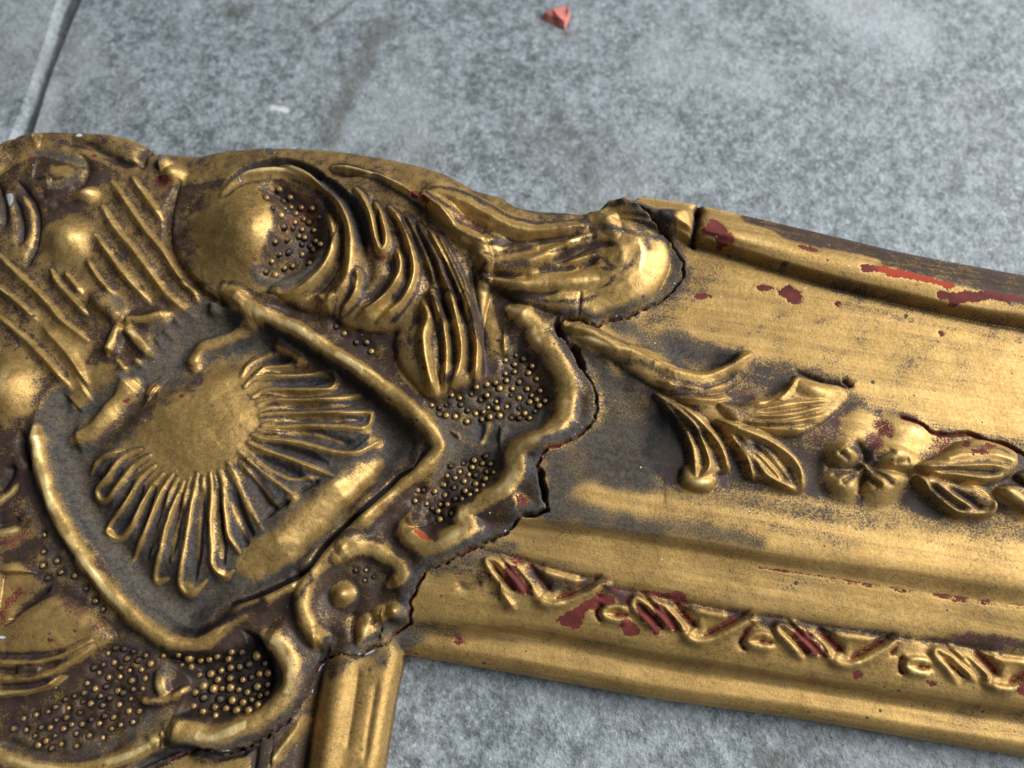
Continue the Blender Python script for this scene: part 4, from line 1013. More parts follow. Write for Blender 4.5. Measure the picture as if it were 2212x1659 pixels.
# step shading line above the ribbon
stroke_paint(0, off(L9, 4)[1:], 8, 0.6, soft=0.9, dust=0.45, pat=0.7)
for k, b in enumerate(VB):
    b = np.array(b, float)
    nxt = np.array(VB[min(k + 1, len(VB) - 1)], float) - np.array(VB[max(k - 1, 0)], float)
    rot = math.atan2(nxt[1], nxt[0]) - math.atan2(51, 328)
    c_, s_ = math.cos(rot), math.sin(rot)
    jit = np.random.default_rng(50 + k)
    tr = lambda pts: ((REL(pts) + jit.normal(0, 1.3, (len(pts), 2))) @ np.array([[c_, s_], [-s_, c_]]) + b).tolist()
    snap()
    for pts, w, d in RGR:
        if k == 0 and pts[0][0] < 700: continue
        groove(0, tr(pts), w, d, P_BAND, pat=0.55, red=0.75)
    groove(0, tr([(600, 500), (900, 545), (1200, 600), (1500, 640)]), 9, 0.9, P_BAND, pat=0.7, red=0.4)
    snap()
    for pts, w, h in RIB:
        if k == 0 and pts[0][0] == 690: continue
        ridge(0, tr(pts), w * 1.12, h * 0.85, P_BAND, gold=0.95, gw=1.0, taper=0.1, ragged=0.2, prof='strap', foot=0.5)
    if k in (0, 3):
        paint(0, tr([(1200, 790), (1340, 700), (1460, 680), (1420, 800), (1330, 850), (1220, 840)]) if k == 3 else T(13, [(1060, 1080), (1180, 1020), (1300, 960), (1400, 880), (1560, 860), (1620, 950), (1500, 1000), (1350, 1020), (1320, 1130), (1280, 1180), (1130, 1150)]).tolist(), 3, 0.4, red=1.0, pat=0.1)
    if k < 3:
        paint(0, tr([(820, 580), (900, 600), (1000, 720), (1020, 760), (920, 740), (850, 680)]), 3, 0.4, red=0.9, pat=0.2)
paint(13, [(1620, 1130), (1700, 1060), (1780, 1130), (1810, 1200), (1700, 1220), (1640, 1180)], 3, 0.4, red=1.0)
paint(13, [(1760, 970), (1850, 960), (1950, 1080), (2000, 1180), (1940, 1240), (1900, 1160), (1800, 1040)], 3, 0.4, red=1.0)
paint(13, [(1490, 760), (1620, 800), (1740, 880), (1700, 960), (1640, 980), (1600, 880)], 4, 0.4, pat=0.9, red=0.6)
paint(13, [(1820, 820), (2000, 840), (2212, 850), (2212, 1000), (2050, 900), (1900, 880)], 4, 0.4, red=0.85, pat=0.4)
paint(16, [(1170, 850), (1220, 835), (1260, 855), (1200, 885)], 2, 0.2, red=1.0)
paint(16, [(1600, 895), (1660, 900), (1680, 930), (1620, 920)], 2, 0.2, red=1.0)
paint(16, [(1660, 640), (1900, 610), (2212, 640), (2350, 660), (2350, 720), (2100, 700), (1900, 690), (1700, 660)], 4, 0.5, pat=0.9, red=0.5)
stroke_paint(16, [(600, 210), (1000, 265), (1400, 330), (1900, 400), (2300, 450)], 2.6, 0.3, red=0.85)
stroke_paint(16, [(1000, 285), (1400, 345), (1900, 420), (2300, 475)], 2.2, 0.35, red=0.7)
ridge(13, [(180, 690), (300, 660), (420, 660), (520, 700)], 9, 0.9, P_BAND, gold=None, red=0.6, pat=0.3)
ridge(13, [(540, 760), (620, 860), (720, 990)], 8, 1.2, P_BAND)
groove(13, [(230, 760), (300, 800), (440, 760)], 9, 0.7, P_BAND, pat=0.7)
stroke_paint(12, [(1060, 695), (1200, 665), (1270, 635)], 4, 0.2, dust=1.9, pat=0, red=0)
stroke_paint(12, [(1180, 560), (1280, 500), (1360, 440), (1390, 390), (1500, 380)], 7, 0.3, dust=1.15, pat=0.2)
paint(13, [(180, 1190), (250, 1220), (290, 1290), (220, 1300)], 3, 0.4, red=0.8)
paint(13, [(640, 510), (760, 520), (800, 590), (700, 600)], 5, 0.5, red=0.7)

# dust and painted cast shade left of the leaves, step shade along the band
paint(14, [(-40, 660), (60, 760), (170, 1000), (190, 1200), (130, 1330), (-20, 1290), (-160, 1080), (-140, 860)], 16, 0.8, pat=1.15, dust=0.25)
paint(14, [(500, 170), (640, 190), (700, 160), (640, 280), (520, 320), (420, 310)], 8, 0.5, pat=1.2, dust=0.2)
paint(14, [(1000, 440), (1120, 370), (1180, 380), (1100, 480), (1020, 540), (940, 560)], 8, 0.5, pat=1.0, dust=0.3)
paint(15, [(1150, 1010), (1280, 1000), (1400, 1120), (1480, 1200), (1300, 1160)], 8, 0.4, pat=1.1, dust=0.3)
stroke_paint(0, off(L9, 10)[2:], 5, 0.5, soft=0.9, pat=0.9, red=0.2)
# ---- side rail
stroke_paint(0, [(x + 2, y) for x, y in M0], 12, 0.6, dust=0.4, pat=0.9)
paint(12, [(1270, 680), (1400, 640), (1400, 720), (1330, 800), (1260, 780)], 6, 0.5, dust=0.7, pat=0.5)
paint(12, [(840, 760), (1000, 690), (1080, 720), (960, 860), (880, 900)], 8, 0.6, dust=0.4, pat=0.8)
paint(12, [(560, 1180), (700, 1100), (760, 1200), (700, 1500), (650, 1700), (200, 1700), (240, 1450), (420, 1330)], 8, 0.6, dust=0.55, pat=0.8)
snap()
ridge(12, [(660, 1220), (560, 1360), (450, 1500), (360, 1640)], 12, 1.6, P_SIDE)
ridge(12, [(560, 1180), (420, 1330), (260, 1450)], 10, 1.2, P_SIDE, gold=None, dust=0.8)
groove(12, [(250, 1400), (230, 1540), (210, 1700)], 6, 1.2, P_SIDE, pat=0.95)
for pts in [[(1130, 780), (1090, 1100), (1030, 1500)], [(1290, 900), (1230, 1250), (1180, 1600)]]:
    groove(12, pts, 8, 0.5, P_SIDE)

# dust feathers out on the plain mouldings
DB = blur(DUST, 36); PB = blur(PAT_SHADE, 10)
DUST[:] = np.where(is_orn, blur(DUST, 3), np.maximum(DB * (1.05 + 0.30 * NOISE2), DUST * (DUST > 0.9) * 0.8))
PAT_SHADE[:] = np.where(is_orn, PAT_SHADE, PB)
# patchy gilding on the cast ornament
patch = vnoise(3.0, 41) * 0.5 + vnoise(1.2, 42) * 0.5
PAT_SHADE[:] += np.where(is_orn, 0.24, 0.14) * patch + np.where(is_orn, 0, 0.20) * (vnoise(13, 43) * 0.6 + vnoise(5, 44) * 0.4)
# ---- hairline cracks and the open joint
snap()
jag = CR.copy()
jr = np.random.default_rng(11)
den = []
for a, b in zip(jag[:-1], jag[1:]):
    n = max(2, int(np.hypot(*(b - a)) / 7))
    for i in range(n):
        den.append(a + (b - a) * i / n + jr.normal(0, 1.5, 2))
den = np.array(den)
P = place(den, 0)
sl = full
dC = far_dist(P)
Hs = blur(H, 24)
kk = np.exp(-(SD_ORN / 0.9) ** 2)
H = H * (1 - kk) + Hs * kk
wC = 0.20 + 0.24 * np.clip(NOISE1 * 1.2 + 0.35 * NOISE2, -0.8, 1.0)
cut = np.clip(1 - dC / np.maximum(wC, 0.12), 0, 1)
H = np.where(SD > 0.2, H - 1.8 * sstep(0, 0.6, cut), H)
m = sstep(0, 0.35, cut)
HOT *= 0.8
RED[:] = RED * (1 - m) + m * (0.75 + 0.55 * NOISE2); PAT_SHADE[:] = PAT_SHADE * (1 - m) + m * 0.85; DUST[:] *= 1 - m * 0.9
# dusty broken edge along the joint on the ornament side
e = np.clip(1 - np.abs(dC - 1.3) / 1.5, 0, 1) * (SD_ORN > -0.6)
DUST[:] = np.maximum(DUST, np.sqrt(e) * (0.85 + 0.4 * NOISE2) * (cut < 0.2))
lipn = vnoise(0.9, 61) * 0.6 + vnoise(0.45, 62) * 0.4
DUST[(np.abs(dC - 0.55) < 0.28) & (lipn > 0.42)] = 1.55
# big red gap at the end of the bulb
snap()
groove(3, [(1090, 1340), (1100, 1420), (1150, 1500)], 11, 3.0, None, prof='flat', red=1.0, hot=0.35, pat=0.2)
groove(6, [(1200, 130), (1260, 190), (1290, 290), (1330, 340)], 9, 3.0, None, prof='flat', ragged=0.5, red=0.9, pat=0.7)
groove(6, [(780, 1600), (880, 1610), (1000, 1570)], 5, 2.2, None, prof='flat', pat=1.0)
groove(6, [(940, 1200), (960, 1330), (985, 1500)], 7, 2.6, None, prof='flat', ragged=0.5, red=0.6, pat=0.9)
groove(11, [(1200, 1659), (1500, 1510), (1700, 1520), (1900, 1570), (2100, 1520), (2212, 1480)], 9, 2.6, None, prof='flat', ragged=0.5, red=0.4, pat=0.95)
groove(3, [(1300, 1100), (1290, 1200), (1280, 1320)], 2.6, 0.6, None, pat=0.9)
# splits in the shell lip
groove(8, [(310, 420), (400, 330), (520, 270)], 6.5, 1.6, None, pat=0.9, dust=0.6)
groove(8, [(600, 190), (680, 150), (780, 90)], 6, 1.2, None, pat=0.9, dust=0.5)
# small chips showing red
for t_, c, r_ in [(4, (1660, 750), 30), (4, (1620, 700), 18), (4, (1100, 1060), 38), (4, (1150, 1020), 25), (4, (1580, 1010), 34), (4, (1350, 930), 24), (1, (350, 775), 32), (1, (1725, 1265), 26), (1, (820, 470), 36), (2, (1640, 600), 60), (2, (1720, 640), 40),
                   (2, (1440, 890), 24), (3, (570, 1530), 30), (5, (1655, 430), 34), (5, (1695, 660), 32), (5, (1400, 930), 26), (5, (1385, 290), 20), (2, (230, 1150), 34), (2, (1360, 1140), 40), (3, (1290, 880), 40), (11, (430, 540), 40), (11, (650, 470), 35), (11, (900, 1640), 24), (7, (1080, 330), 12), (12, (1150, 1500), 22), (12, (1140, 1090), 24)]:
    paint(t_, [(c[0] - r_, c[1]), (c[0], c[1] - r_ * .6), (c[0] + r_, c[1] + r_ * .2), (c[0], c[1] + r_ * .6)], 2, 0.0, red=0.95, hot=0.45, dust=0.0, pat=0.2)
# pale flecks of bare plaster
for t_, c, r_ in [(1, (690, 292), 40), (2, (350, 385), 22), (2, (110, 480), 18), (1, (2100, 690), 14), (17, (765, 518), 26), (11, (20, 520), 36), (2, (370, 240), 50)]:
    paint(t_, [(c[0] - r_, c[1]), (c[0], c[1] - r_ * .4), (c[0] + r_, c[1]), (c[0], c[1] + r_ * .4)], 2, 0.25, dust=2.2 if r_ < 45 else 1.1, pat=0.0, red=0.0)

# ================================================================ finishing the relief
uneven = vnoise(5, 21) * 0.22 + vnoise(2.2, 22) * 0.11 + vnoise(0.9, 23) * 0.035 + vnoise(0.5, 24) * 0.02 * sstep(0.3, 0.8, DUST)
H = H + uneven * np.where(is_orn, 1.0, 0.12)
chip = sstep(0.40, 0.62, RED + 0.25 * NOISE1) * (PAT_SHADE < 0.6)
H = H - 0.07 * chip
H = blur(H, 1)
DUST, PAT_SHADE, RED, HOT = blur(DUST, 1), blur(PAT_SHADE, 1), blur(RED, 1), blur(HOT, 1)

# ---------------------------------------------------------------- mesh: keep the cells inside the outline, snap the border onto it
px = np.clip(GX, X0 + 0.01, X1 - 0.01)
gy_, gx_ = np.gradient(SD, CELL)
gl = np.maximum(np.hypot(gx_, gy_), 0.2)
near = (SD < 0) & (SD > -CELL * 1.5)
VX = np.where(near, GX - SD * gx_ / gl, GX)
VY = np.where(near, GY - SD * gy_ / gl, GY)
hy, hx = np.gradient(H, CELL)
NRM = np.stack([-hx, -hy, np.ones_like(H)], -1)
NRM /= np.linalg.norm(NRM, axis=-1, keepdims=True)
core = SD > 0
cellcore = core[:-1, :-1] & core[1:, :-1] & core[:-1, 1:] & core[1:, 1:]
okv = SD > -CELL * 1.45
cellok = okv[:-1, :-1] & okv[1:, :-1] & okv[:-1, 1:] & okv[1:, 1:] & (core[:-1, :-1] | core[1:, :-1] | core[:-1, 1:] | core[1:, 1:])
cell_part = PART[:-1, :-1].copy()
vid = np.arange(NY * NX).reshape(NY, NX)
quads = np.stack([vid[:-1, :-1], vid[:-1, 1:], vid[1:, 1:], vid[1:, :-1]], -1)
qsel = quads[cellok]; psel = cell_part[cellok]
# border edges (used once) become the side walls
E = np.concatenate([qsel[:, [0, 1]], qsel[:, [1, 2]], qsel[:, [2, 3]], qsel[:, [3, 0]]])
EP = np.concatenate([psel] * 4)
key = np.minimum(E[:, 0], E[:, 1]).astype(np.int64) * (NX * NY) + np.maximum(E[:, 0], E[:, 1])
_, inv, cnt = np.unique(key, return_inverse=True, return_counts=True)
border = cnt[inv] == 1
BE, BP = E[border], EP[border]
VXf, VYf, Hf = VX.ravel(), VY.ravel(), H.ravel()
NF = NRM.reshape(-1, 3)
MASK = np.stack([DUST, PAT_SHADE, RED, HOT], -1).reshape(-1, 4).clip(-1, 2.5).astype(np.float32)
# ---------------------------------------------------------------- materials
def nodes_of(m):
    m.use_nodes = True
    nt = m.node_tree
    for n in list(nt.nodes):
        nt.nodes.remove(n)
    return nt

class NB:
    def __init__(self, nt):
        self.nt = nt
    def n(self, t, **kw):
        nd = self.nt.nodes.new(t)
        for k, v in kw.items():
            if k.startswith('i_'):
                nd.inputs[k[2:]].default_value = v
            else:
                setattr(nd, k, v)
        return nd
    def l(self, a, b):
        self.nt.links.new(a, b)
    def val(self, x, sock):
        if hasattr(x, 'is_output'):
            self.l(x, sock)
        else:
            sock.default_value = x
    def math(self, op, a, b=0.0, c=0.0, clamp=False):
        nd = self.n('ShaderNodeMath', operation=op, use_clamp=clamp)
        self.val(a, nd.inputs[0]); self.val(b, nd.inputs[1]); self.val(c, nd.inputs[2])
        return nd.outputs[0]
    def sstep(self, v, a, b):
        nd = self.n('ShaderNodeMapRange', interpolation_type='SMOOTHSTEP')
        self.val(v, nd.inputs['Value']); self.val(a, nd.inputs['From Min']); self.val(b, nd.inputs['From Max'])
        return nd.outputs[0]
    def noise(self, vec, scale, detail=3.0, rough=0.55):
        nd = self.n('ShaderNodeTexNoise')
        nd.inputs['Scale'].default_value = scale; nd.inputs['Detail'].default_value = detail; nd.inputs['Roughness'].default_value = rough
        self.l(vec, nd.inputs['Vector'])
        return nd.outputs['Fac']
    def mixc(self, f, a, b):
        nd = self.n('ShaderNodeMix', data_type='RGBA')
        self.val(f, nd.inputs['Factor']); self.val(a, nd.inputs[6]); self.val(b, nd.inputs[7])
        return nd.outputs[2]
    def mixf(self, f, a, b):
        nd = self.n('ShaderNodeMix', data_type='FLOAT')
        self.val(f, nd.inputs['Factor']); self.val(a, nd.inputs[2]); self.val(b, nd.inputs[3])
        return nd.outputs[0]

def gilt_material(name, beads=False, streak=None):
    m = bpy.data.materials.new(name)
    nt = nodes_of(m); b = NB(nt)
    geo = b.n('ShaderNodeNewGeometry')
    pos = geo.outputs['Position']
    if beads:
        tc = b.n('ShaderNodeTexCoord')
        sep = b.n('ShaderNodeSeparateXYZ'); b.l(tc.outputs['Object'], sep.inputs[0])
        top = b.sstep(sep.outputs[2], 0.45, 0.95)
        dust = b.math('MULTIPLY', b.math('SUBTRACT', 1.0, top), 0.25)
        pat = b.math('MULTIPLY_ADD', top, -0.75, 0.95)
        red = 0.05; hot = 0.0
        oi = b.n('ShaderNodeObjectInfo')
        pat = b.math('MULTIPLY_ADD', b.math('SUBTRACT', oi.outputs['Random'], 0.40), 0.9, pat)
    else:
        at = b.n('ShaderNodeAttribute', attribute_name='wear')
        sp = b.n('ShaderNodeSeparateColor'); b.l(at.outputs['Color'], sp.inputs[0])
        dust, pat, red = sp.outputs[0], sp.outputs[1], sp.outputs[2]
        hot = at.outputs['Alpha']
    n1 = b.noise(pos, 1100, 2, 0.6)
    n2 = b.noise(pos, 260, 3, 0.6)
    n3 = b.noise(pos, 75, 3)
    n4 = b.noise(pos, 2600, 1.5, 0.65)
    # streaks along the rail
    mp0 = b.n('ShaderNodeMapping'); mp0.inputs['Rotation'].default_value = (0, 0, R(streak or 0)); b.l(pos, mp0.inputs['Vector'])
    mp = b.n('ShaderNodeMapping'); mp.inputs['Scale'].default_value = (60, 1500, 60)
    b.l(mp0.outputs[0], mp.inputs['Vector'])
    strk = b.noise(mp.outputs[0], 1.0, 3, 0.6)
    mp2 = b.n('ShaderNodeMapping'); mp2.inputs['Scale'].default_value = (16, 420, 40)
    b.l(mp0.outputs[0], mp2.inputs['Vector'])
    strk2 = b.noise(mp2.outputs[0], 1.0, 3, 0.65)
    if streak is None:
        strk = strk2 = n2
    else:
        pat = b.math('MULTIPLY_ADD', b.math('SUBTRACT', strk2, 0.5), 0.6, pat)
    # gold
    gmix = b.math('MULTIPLY_ADD', n2, 0.3, b.math('MULTIPLY', n1, 0.5))
    gmix = b.math('MULTIPLY_ADD', n4, 0.4, gmix)
    gmix = b.sstep(gmix, 0.40, 0.80)
    gold = b.mixc(gmix, (0.325, 0.200, 0.062, 1), (0.575, 0.382, 0.135, 1))
    rubbed = b.sstep(pat, 0.0, -0.5)
    gold = b.mixc(b.math('MULTIPLY', b.sstep(strk2, 0.46, 0.66), 0.30), gold, (0.24, 0.145, 0.042, 1))
    gold = b.mixc(b.math('MULTIPLY', b.sstep(strk2, 0.46, 0.30), 0.22), gold, (0.70, 0.48, 0.18, 1))
    gold = b.mixc(b.math('MULTIPLY', b.sstep(n3, 0.45, 0.68), 0.45), gold, (0.27, 0.165, 0.05, 1))
    gold = b.mixc(rubbed, gold, (0.86, 0.655, 0.30, 1))
    gold = b.mixc(b.math('MULTIPLY', b.sstep(strk, 0.48, 0.75), 0.3), gold, (0.22, 0.125, 0.035, 1))
    # dark specks in the leaf
    vo = b.n('ShaderNodeTexVoronoi', feature='F1'); vo.inputs['Scale'].default_value = 330; vo.inputs['Randomness'].default_value = 1.0
    b.l(pos, vo.inputs['Vector'])
    sv = b.n('ShaderNodeSeparateColor'); b.l(vo.outputs['Color'], sv.inputs[0])
    rad = b.math('MULTIPLY', b.math('POWER', sv.outputs[0], 7.0), 0.20)
    speck = b.sstep(b.math('SUBTRACT', rad, vo.outputs['Distance']), 0.0, 0.03)
    vo2 = b.n('ShaderNodeTexVoronoi', feature='F1'); vo2.inputs['Scale'].default_value = 620
    b.l(pos, vo2.inputs['Vector'])
    sv2 = b.n('ShaderNodeSeparateColor'); b.l(vo2.outputs['Color'], sv2.inputs[0])
    sp2 = b.sstep(b.math('SUBTRACT', b.math('MULTIPLY', b.math('POWER', sv2.outputs[0], 4.0), 0.22), vo2.outputs['Distance']), 0.0, 0.04)
    speck = b.math('MAXIMUM', speck, b.math('MULTIPLY', sp2, b.sstep(n2, 0.38, 0.6)))
    # fine craquelure
    wv = b.n('ShaderNodeVectorMath', operation='ADD'); nc = b.n('ShaderNodeTexNoise'); nc.inputs['Scale'].default_value = 500; b.l(pos, nc.inputs['Vector'])
    sc_ = b.n('ShaderNodeVectorMath', operation='SCALE'); b.l(nc.outputs['Color'], sc_.inputs[0]); sc_.inputs['Scale'].default_value = 0.0022
    b.l(pos, wv.inputs[0]); b.l(sc_.outputs[0], wv.inputs[1])
    ve = b.n('ShaderNodeTexVoronoi', feature='DISTANCE_TO_EDGE'); ve.inputs['Scale'].default_value = 420; b.l(wv.outputs[0], ve.inputs['Vector'])
    craq = b.math('MULTIPLY', b.sstep(ve.outputs['Distance'], 0.035, 0.005), b.sstep(n3, 0.50, 0.62))
    # wear factors with broken edges
    def edge(v, amp, a, c):
        j = b.math('MULTIPLY_ADD', b.math('SUBTRACT', n1, 0.5), amp * 0.6, v)
        j = b.math('MULTIPLY_ADD', b.math('SUBTRACT', n4, 0.5), amp * 1.1, j)
        j = b.math('MULTIPLY_ADD', b.math('SUBTRACT', n2, 0.5), amp * 0.35, j)
        return b.sstep(j, a, c)
    f_pat_shade = edge(pat, 0.95, 0.24, 0.82)
    f_dust = edge(dust, 0.9, 0.18, 0.95)
    f_red = edge(red, 1.1, 0.52, 0.64)
    f_hot = edge(hot, 0.4, 0.45, 0.6)
    f_white = b.sstep(dust, 1.2, 1.7)
    pat_shade_col = b.mixc(b.sstep(n2, 0.38, 0.66), (0.044, 0.028, 0.018, 1), (0.052, 0.033, 0.031, 1))
    pat_shade_col = b.mixc(b.sstep(pat, 0.85, 1.25), pat_shade_col, (0.012, 0.011, 0.011, 1))  # near-black for packed grime and painted recess shade
    col = b.mixc(f_pat_shade, gold, pat_shade_col)
    redc = b.mixc(f_hot, b.mixc(b.sstep(n2, 0.35, 0.7), (0.100, 0.022, 0.020, 1), (0.165, 0.034, 0.027, 1)), (0.33, 0.046, 0.020, 1))
    col = b.mixc(f_red, col, redc)
    dustc = b.mixc(b.sstep(n1, 0.3, 0.75), (0.028, 0.027, 0.027, 1), (0.078, 0.075, 0.073, 1))
    col = b.mixc(b.math('MULTIPLY', f_dust, 0.94), col, dustc)
    col = b.mixc(f_white, col, (0.62, 0.60, 0.58, 1))
    if not beads:
        grit = b.math('MULTIPLY', b.sstep(sv2.outputs[1], 0.978, 0.985), b.sstep(vo2.outputs['Distance'], 0.16, 0.10))
        col = b.mixc(b.math('MULTIPLY', grit, 0.75), col, (0.60, 0.58, 0.55, 1))
        col = b.mixc(b.math('MULTIPLY', speck, 0.9), col, (0.035, 0.036, 0.042, 1))
        col = b.mixc(b.math('MULTIPLY', craq, 0.55), col, (0.08, 0.045, 0.025, 1))
    cover = b.math('MAXIMUM', b.math('MAXIMUM', f_dust, f_red), b.math('MAXIMUM', b.math('MULTIPLY', f_pat_shade, 0.8), speck))
    metal = b.math('MULTIPLY_ADD', cover, -0.66, 0.66, clamp=True)
    rough = b.mixf(f_pat_shade, b.math('MULTIPLY_ADD', n4, 0.30, 0.38), 0.50)
    if streak is not None:
        rough = b.math('ADD', rough, 0.08)
    rough = b.mixf(f_red, rough, 0.75)
    rough = b.mixf(f_dust, rough, 0.95)
    bs = b.n('ShaderNodeBsdfPrincipled')
    b.l(b.math('MULTIPLY_ADD', cover, -0.32, 0.5), bs.inputs['Specular IOR Level'])
    b.l(col, bs.inputs['Base Color']); b.l(metal, bs.inputs['Metallic']); b.l(rough, bs.inputs['Roughness'])
    # relief of brushwork and dust grain
    hgt = b.math('MULTIPLY_ADD', n1, 0.6, b.math('MULTIPLY', n4, 0.5))
    hgt = b.math('MULTIPLY_ADD', strk, 0.22, hgt)
    bp = b.n('ShaderNodeBump'); bp.inputs['Strength'].default_value = 0.45; bp.inputs['Distance'].default_value = 0.0002
    b.l(hgt, bp.inputs['Height']); b.l(bp.outputs[0], bs.inputs['Normal'])
    out = b.n('ShaderNodeOutputMaterial'); b.l(bs.outputs[0], out.inputs[0])
    return m

def ground_pt(p):
    return unproj(np.array([p], float), FLOOR)[0] / 1000
BR = (0.085, 0.080, 0.070, 1)
STAINS_GLARE = [((775, -5), (678, 66), 0.0014, BR, 0.6), ((830, 50), (705, 300), 0.0045, BR, 0.55), ((590, 232), (618, 238), 0.0014, (0.70, 0.74, 0.80, 1), 0.7), ((612, 214), (630, 210), 0.0016, BR, 0.7),
          ((505, 25), (525, 20), 0.003, BR, 0.5), ((1800, 10), (1960, 60), 0.012, (0.42, 0.46, 0.50, 1), 0.45), ((1120, 280), (1260, 330), 0.006, BR, 0.25), ((1650, 1640), (1700, 1655), 0.003, BR, 0.6), ((120, 190), (70, 330), 0.003, (0.42, 0.43, 0.44, 1), 0.4)]  # wide pale blue streak is sky glare painted on the slab
def concrete_material(name, tint=1.0):
    m = bpy.data.materials.new(name)
    nt = nodes_of(m); b = NB(nt)
    pos = b.n('ShaderNodeNewGeometry').outputs['Position']
    a1 = b.noise(pos, 330, 4, 0.7); a2 = b.noise(pos, 900, 2, 0.5); a3 = b.noise(pos, 70, 4, 0.6); a4 = b.noise(pos, 16, 3); a5 = b.noise(pos, 800, 1)
    v = b.math('MULTIPLY_ADD', a2, 0.45, b.math('MULTIPLY', a1, 0.9))
    v = b.math('MULTIPLY_ADD', a3, 0.30, v)
    a7 = b.noise(pos, 170, 3, 0.6)
    v = b.math('MULTIPLY_ADD', b.math('SUBTRACT', a7, 0.5), 0.22, v)
    f = b.sstep(v, 0.56, 1.10)
    col = b.mixc(f, (0.076 * tint, 0.091 * tint, 0.102 * tint, 1), (0.31 * tint, 0.358 * tint, 0.392 * tint, 1))
    col = b.mixc(b.math('MULTIPLY', b.sstep(a3, 0.60, 0.74), 0.55), col, (0.115, 0.105, 0.092, 1))
    col = b.mixc(b.math('MULTIPLY', b.sstep(a4, 0.52, 0.70), 0.40), col, (0.15, 0.148, 0.145, 1))
    a6 = b.noise(pos, 28, 4, 0.6)
    col = b.mixc(b.math('MULTIPLY', b.sstep(a6, 0.50, 0.68), 0.40), col, (0.36 * tint, 0.41 * tint, 0.44 * tint, 1))
    col = b.mixc(b.math('MULTIPLY', b.sstep(a2, 0.66, 0.74), 0.5), col, (0.50, 0.53, 0.56, 1))
    pores = b.math('MULTIPLY', b.sstep(a5, 0.66, 0.74), 0.5)
    col = b.mixc(pores, col, (0.05, 0.05, 0.055, 1))
    # scrapes, drips, spots and painted sky glare, each in its own place
    for (pa, pb, wid, cc, amt) in STAINS_GLARE:
        A_, B_ = ground_pt(pa), ground_pt(pb)
        d_ = B_ - A_; l2 = float(d_ @ d_)
        sx = b.n('ShaderNodeSeparateXYZ'); b.l(pos, sx.inputs[0])
        ux = b.math('SUBTRACT', sx.outputs[0], float(A_[0])); uy = b.math('SUBTRACT', sx.outputs[1], float(A_[1]))
        t = b.math('DIVIDE', b.math('MULTIPLY_ADD', ux, float(d_[0]), b.math('MULTIPLY', uy, float(d_[1]))), l2, clamp=True)
        ex = b.math('MULTIPLY_ADD', t, -float(d_[0]), ux); ey = b.math('MULTIPLY_ADD', t, -float(d_[1]), uy)
        dd = b.math('SQRT', b.math('MULTIPLY_ADD', ex, ex, b.math('MULTIPLY', ey, ey)))
        dd = b.math('MULTIPLY_ADD', b.math('SUBTRACT', a3, 0.5), wid * 2.6, dd)
        dd = b.math('MULTIPLY_ADD', b.math('SUBTRACT', a1, 0.5), wid * 0.9, dd)
        nd = b.sstep(dd, wid * 1.3, wid * 0.2)
        col = b.mixc(b.math('MULTIPLY', nd, amt), col, cc)
    bs = b.n('ShaderNodeBsdfPrincipled')
    b.l(col, bs.inputs['Base Color'])
    bs.inputs['Roughness'].default_value = 0.62
    bs.inputs['Specular IOR Level'].default_value = 0.45
    h = b.math('MULTIPLY_ADD', a5, 0.3, b.math('MULTIPLY_ADD', a1, 1.0, b.math('MULTIPLY', a2, 0.6)))
    bp = b.n('ShaderNodeBump'); bp.inputs['Strength'].default_value = 0.7; bp.inputs['Distance'].default_value = 0.0006
    b.l(h, bp.inputs['Height']); b.l(bp.outputs[0], bs.inputs['Normal'])
    out = b.n('ShaderNodeOutputMaterial'); b.l(bs.outputs[0], out.inputs[0])
    return m

def plain_material(name, col, rough=0.8):
    m = bpy.data.materials.new(name)
    nt = nodes_of(m); b = NB(nt)
    pos = b.n('ShaderNodeNewGeometry').outputs['Position']
    n = b.noise(pos, 600, 4)
    c = b.mixc(n, tuple(x * 0.65 for x in col) + (1,), tuple(min(1, x * 1.3) for x in col) + (1,))
    bs = b.n('ShaderNodeBsdfPrincipled'); b.l(c, bs.inputs['Base Color']); bs.inputs['Roughness'].default_value = rough
    bp = b.n('ShaderNodeBump'); bp.inputs['Strength'].default_value = 0.4; bp.inputs['Distance'].default_value = 0.0004
    b.l(n, bp.inputs['Height']); b.l(bp.outputs[0], bs.inputs['Normal'])
    out = b.n('ShaderNodeOutputMaterial'); b.l(bs.outputs[0], out.inputs[0])
    return m

GILT = gilt_material('worn_gilding')
GILT_RAIL = gilt_material('worn_gilding_rail', streak=10)
GILT_SIDE = gilt_material('worn_gilding_side', streak=98)
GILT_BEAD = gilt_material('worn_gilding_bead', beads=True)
CONC = concrete_material('concrete')
CONC_D = concrete_material('concrete_joint', 0.35)
REDCHIP = plain_material('red_chip', (0.50, 0.16, 0.13), 0.7)

# ---------------------------------------------------------------- objects
def link(o, parent=None, label=None, cat=None, kind=None, group=None):
    COL.objects.link(o)
    if parent is not None: o.parent = parent
    if label: o['label'] = label
    if cat: o['category'] = cat
    if kind: o['kind'] = kind
    if group: o['group'] = group
    return o

frame = link(bpy.data.objects.new('picture_frame', None), None, 'worn gilt carved picture frame corner lying on grey concrete', 'picture frame')
frame.empty_display_size = 0.02

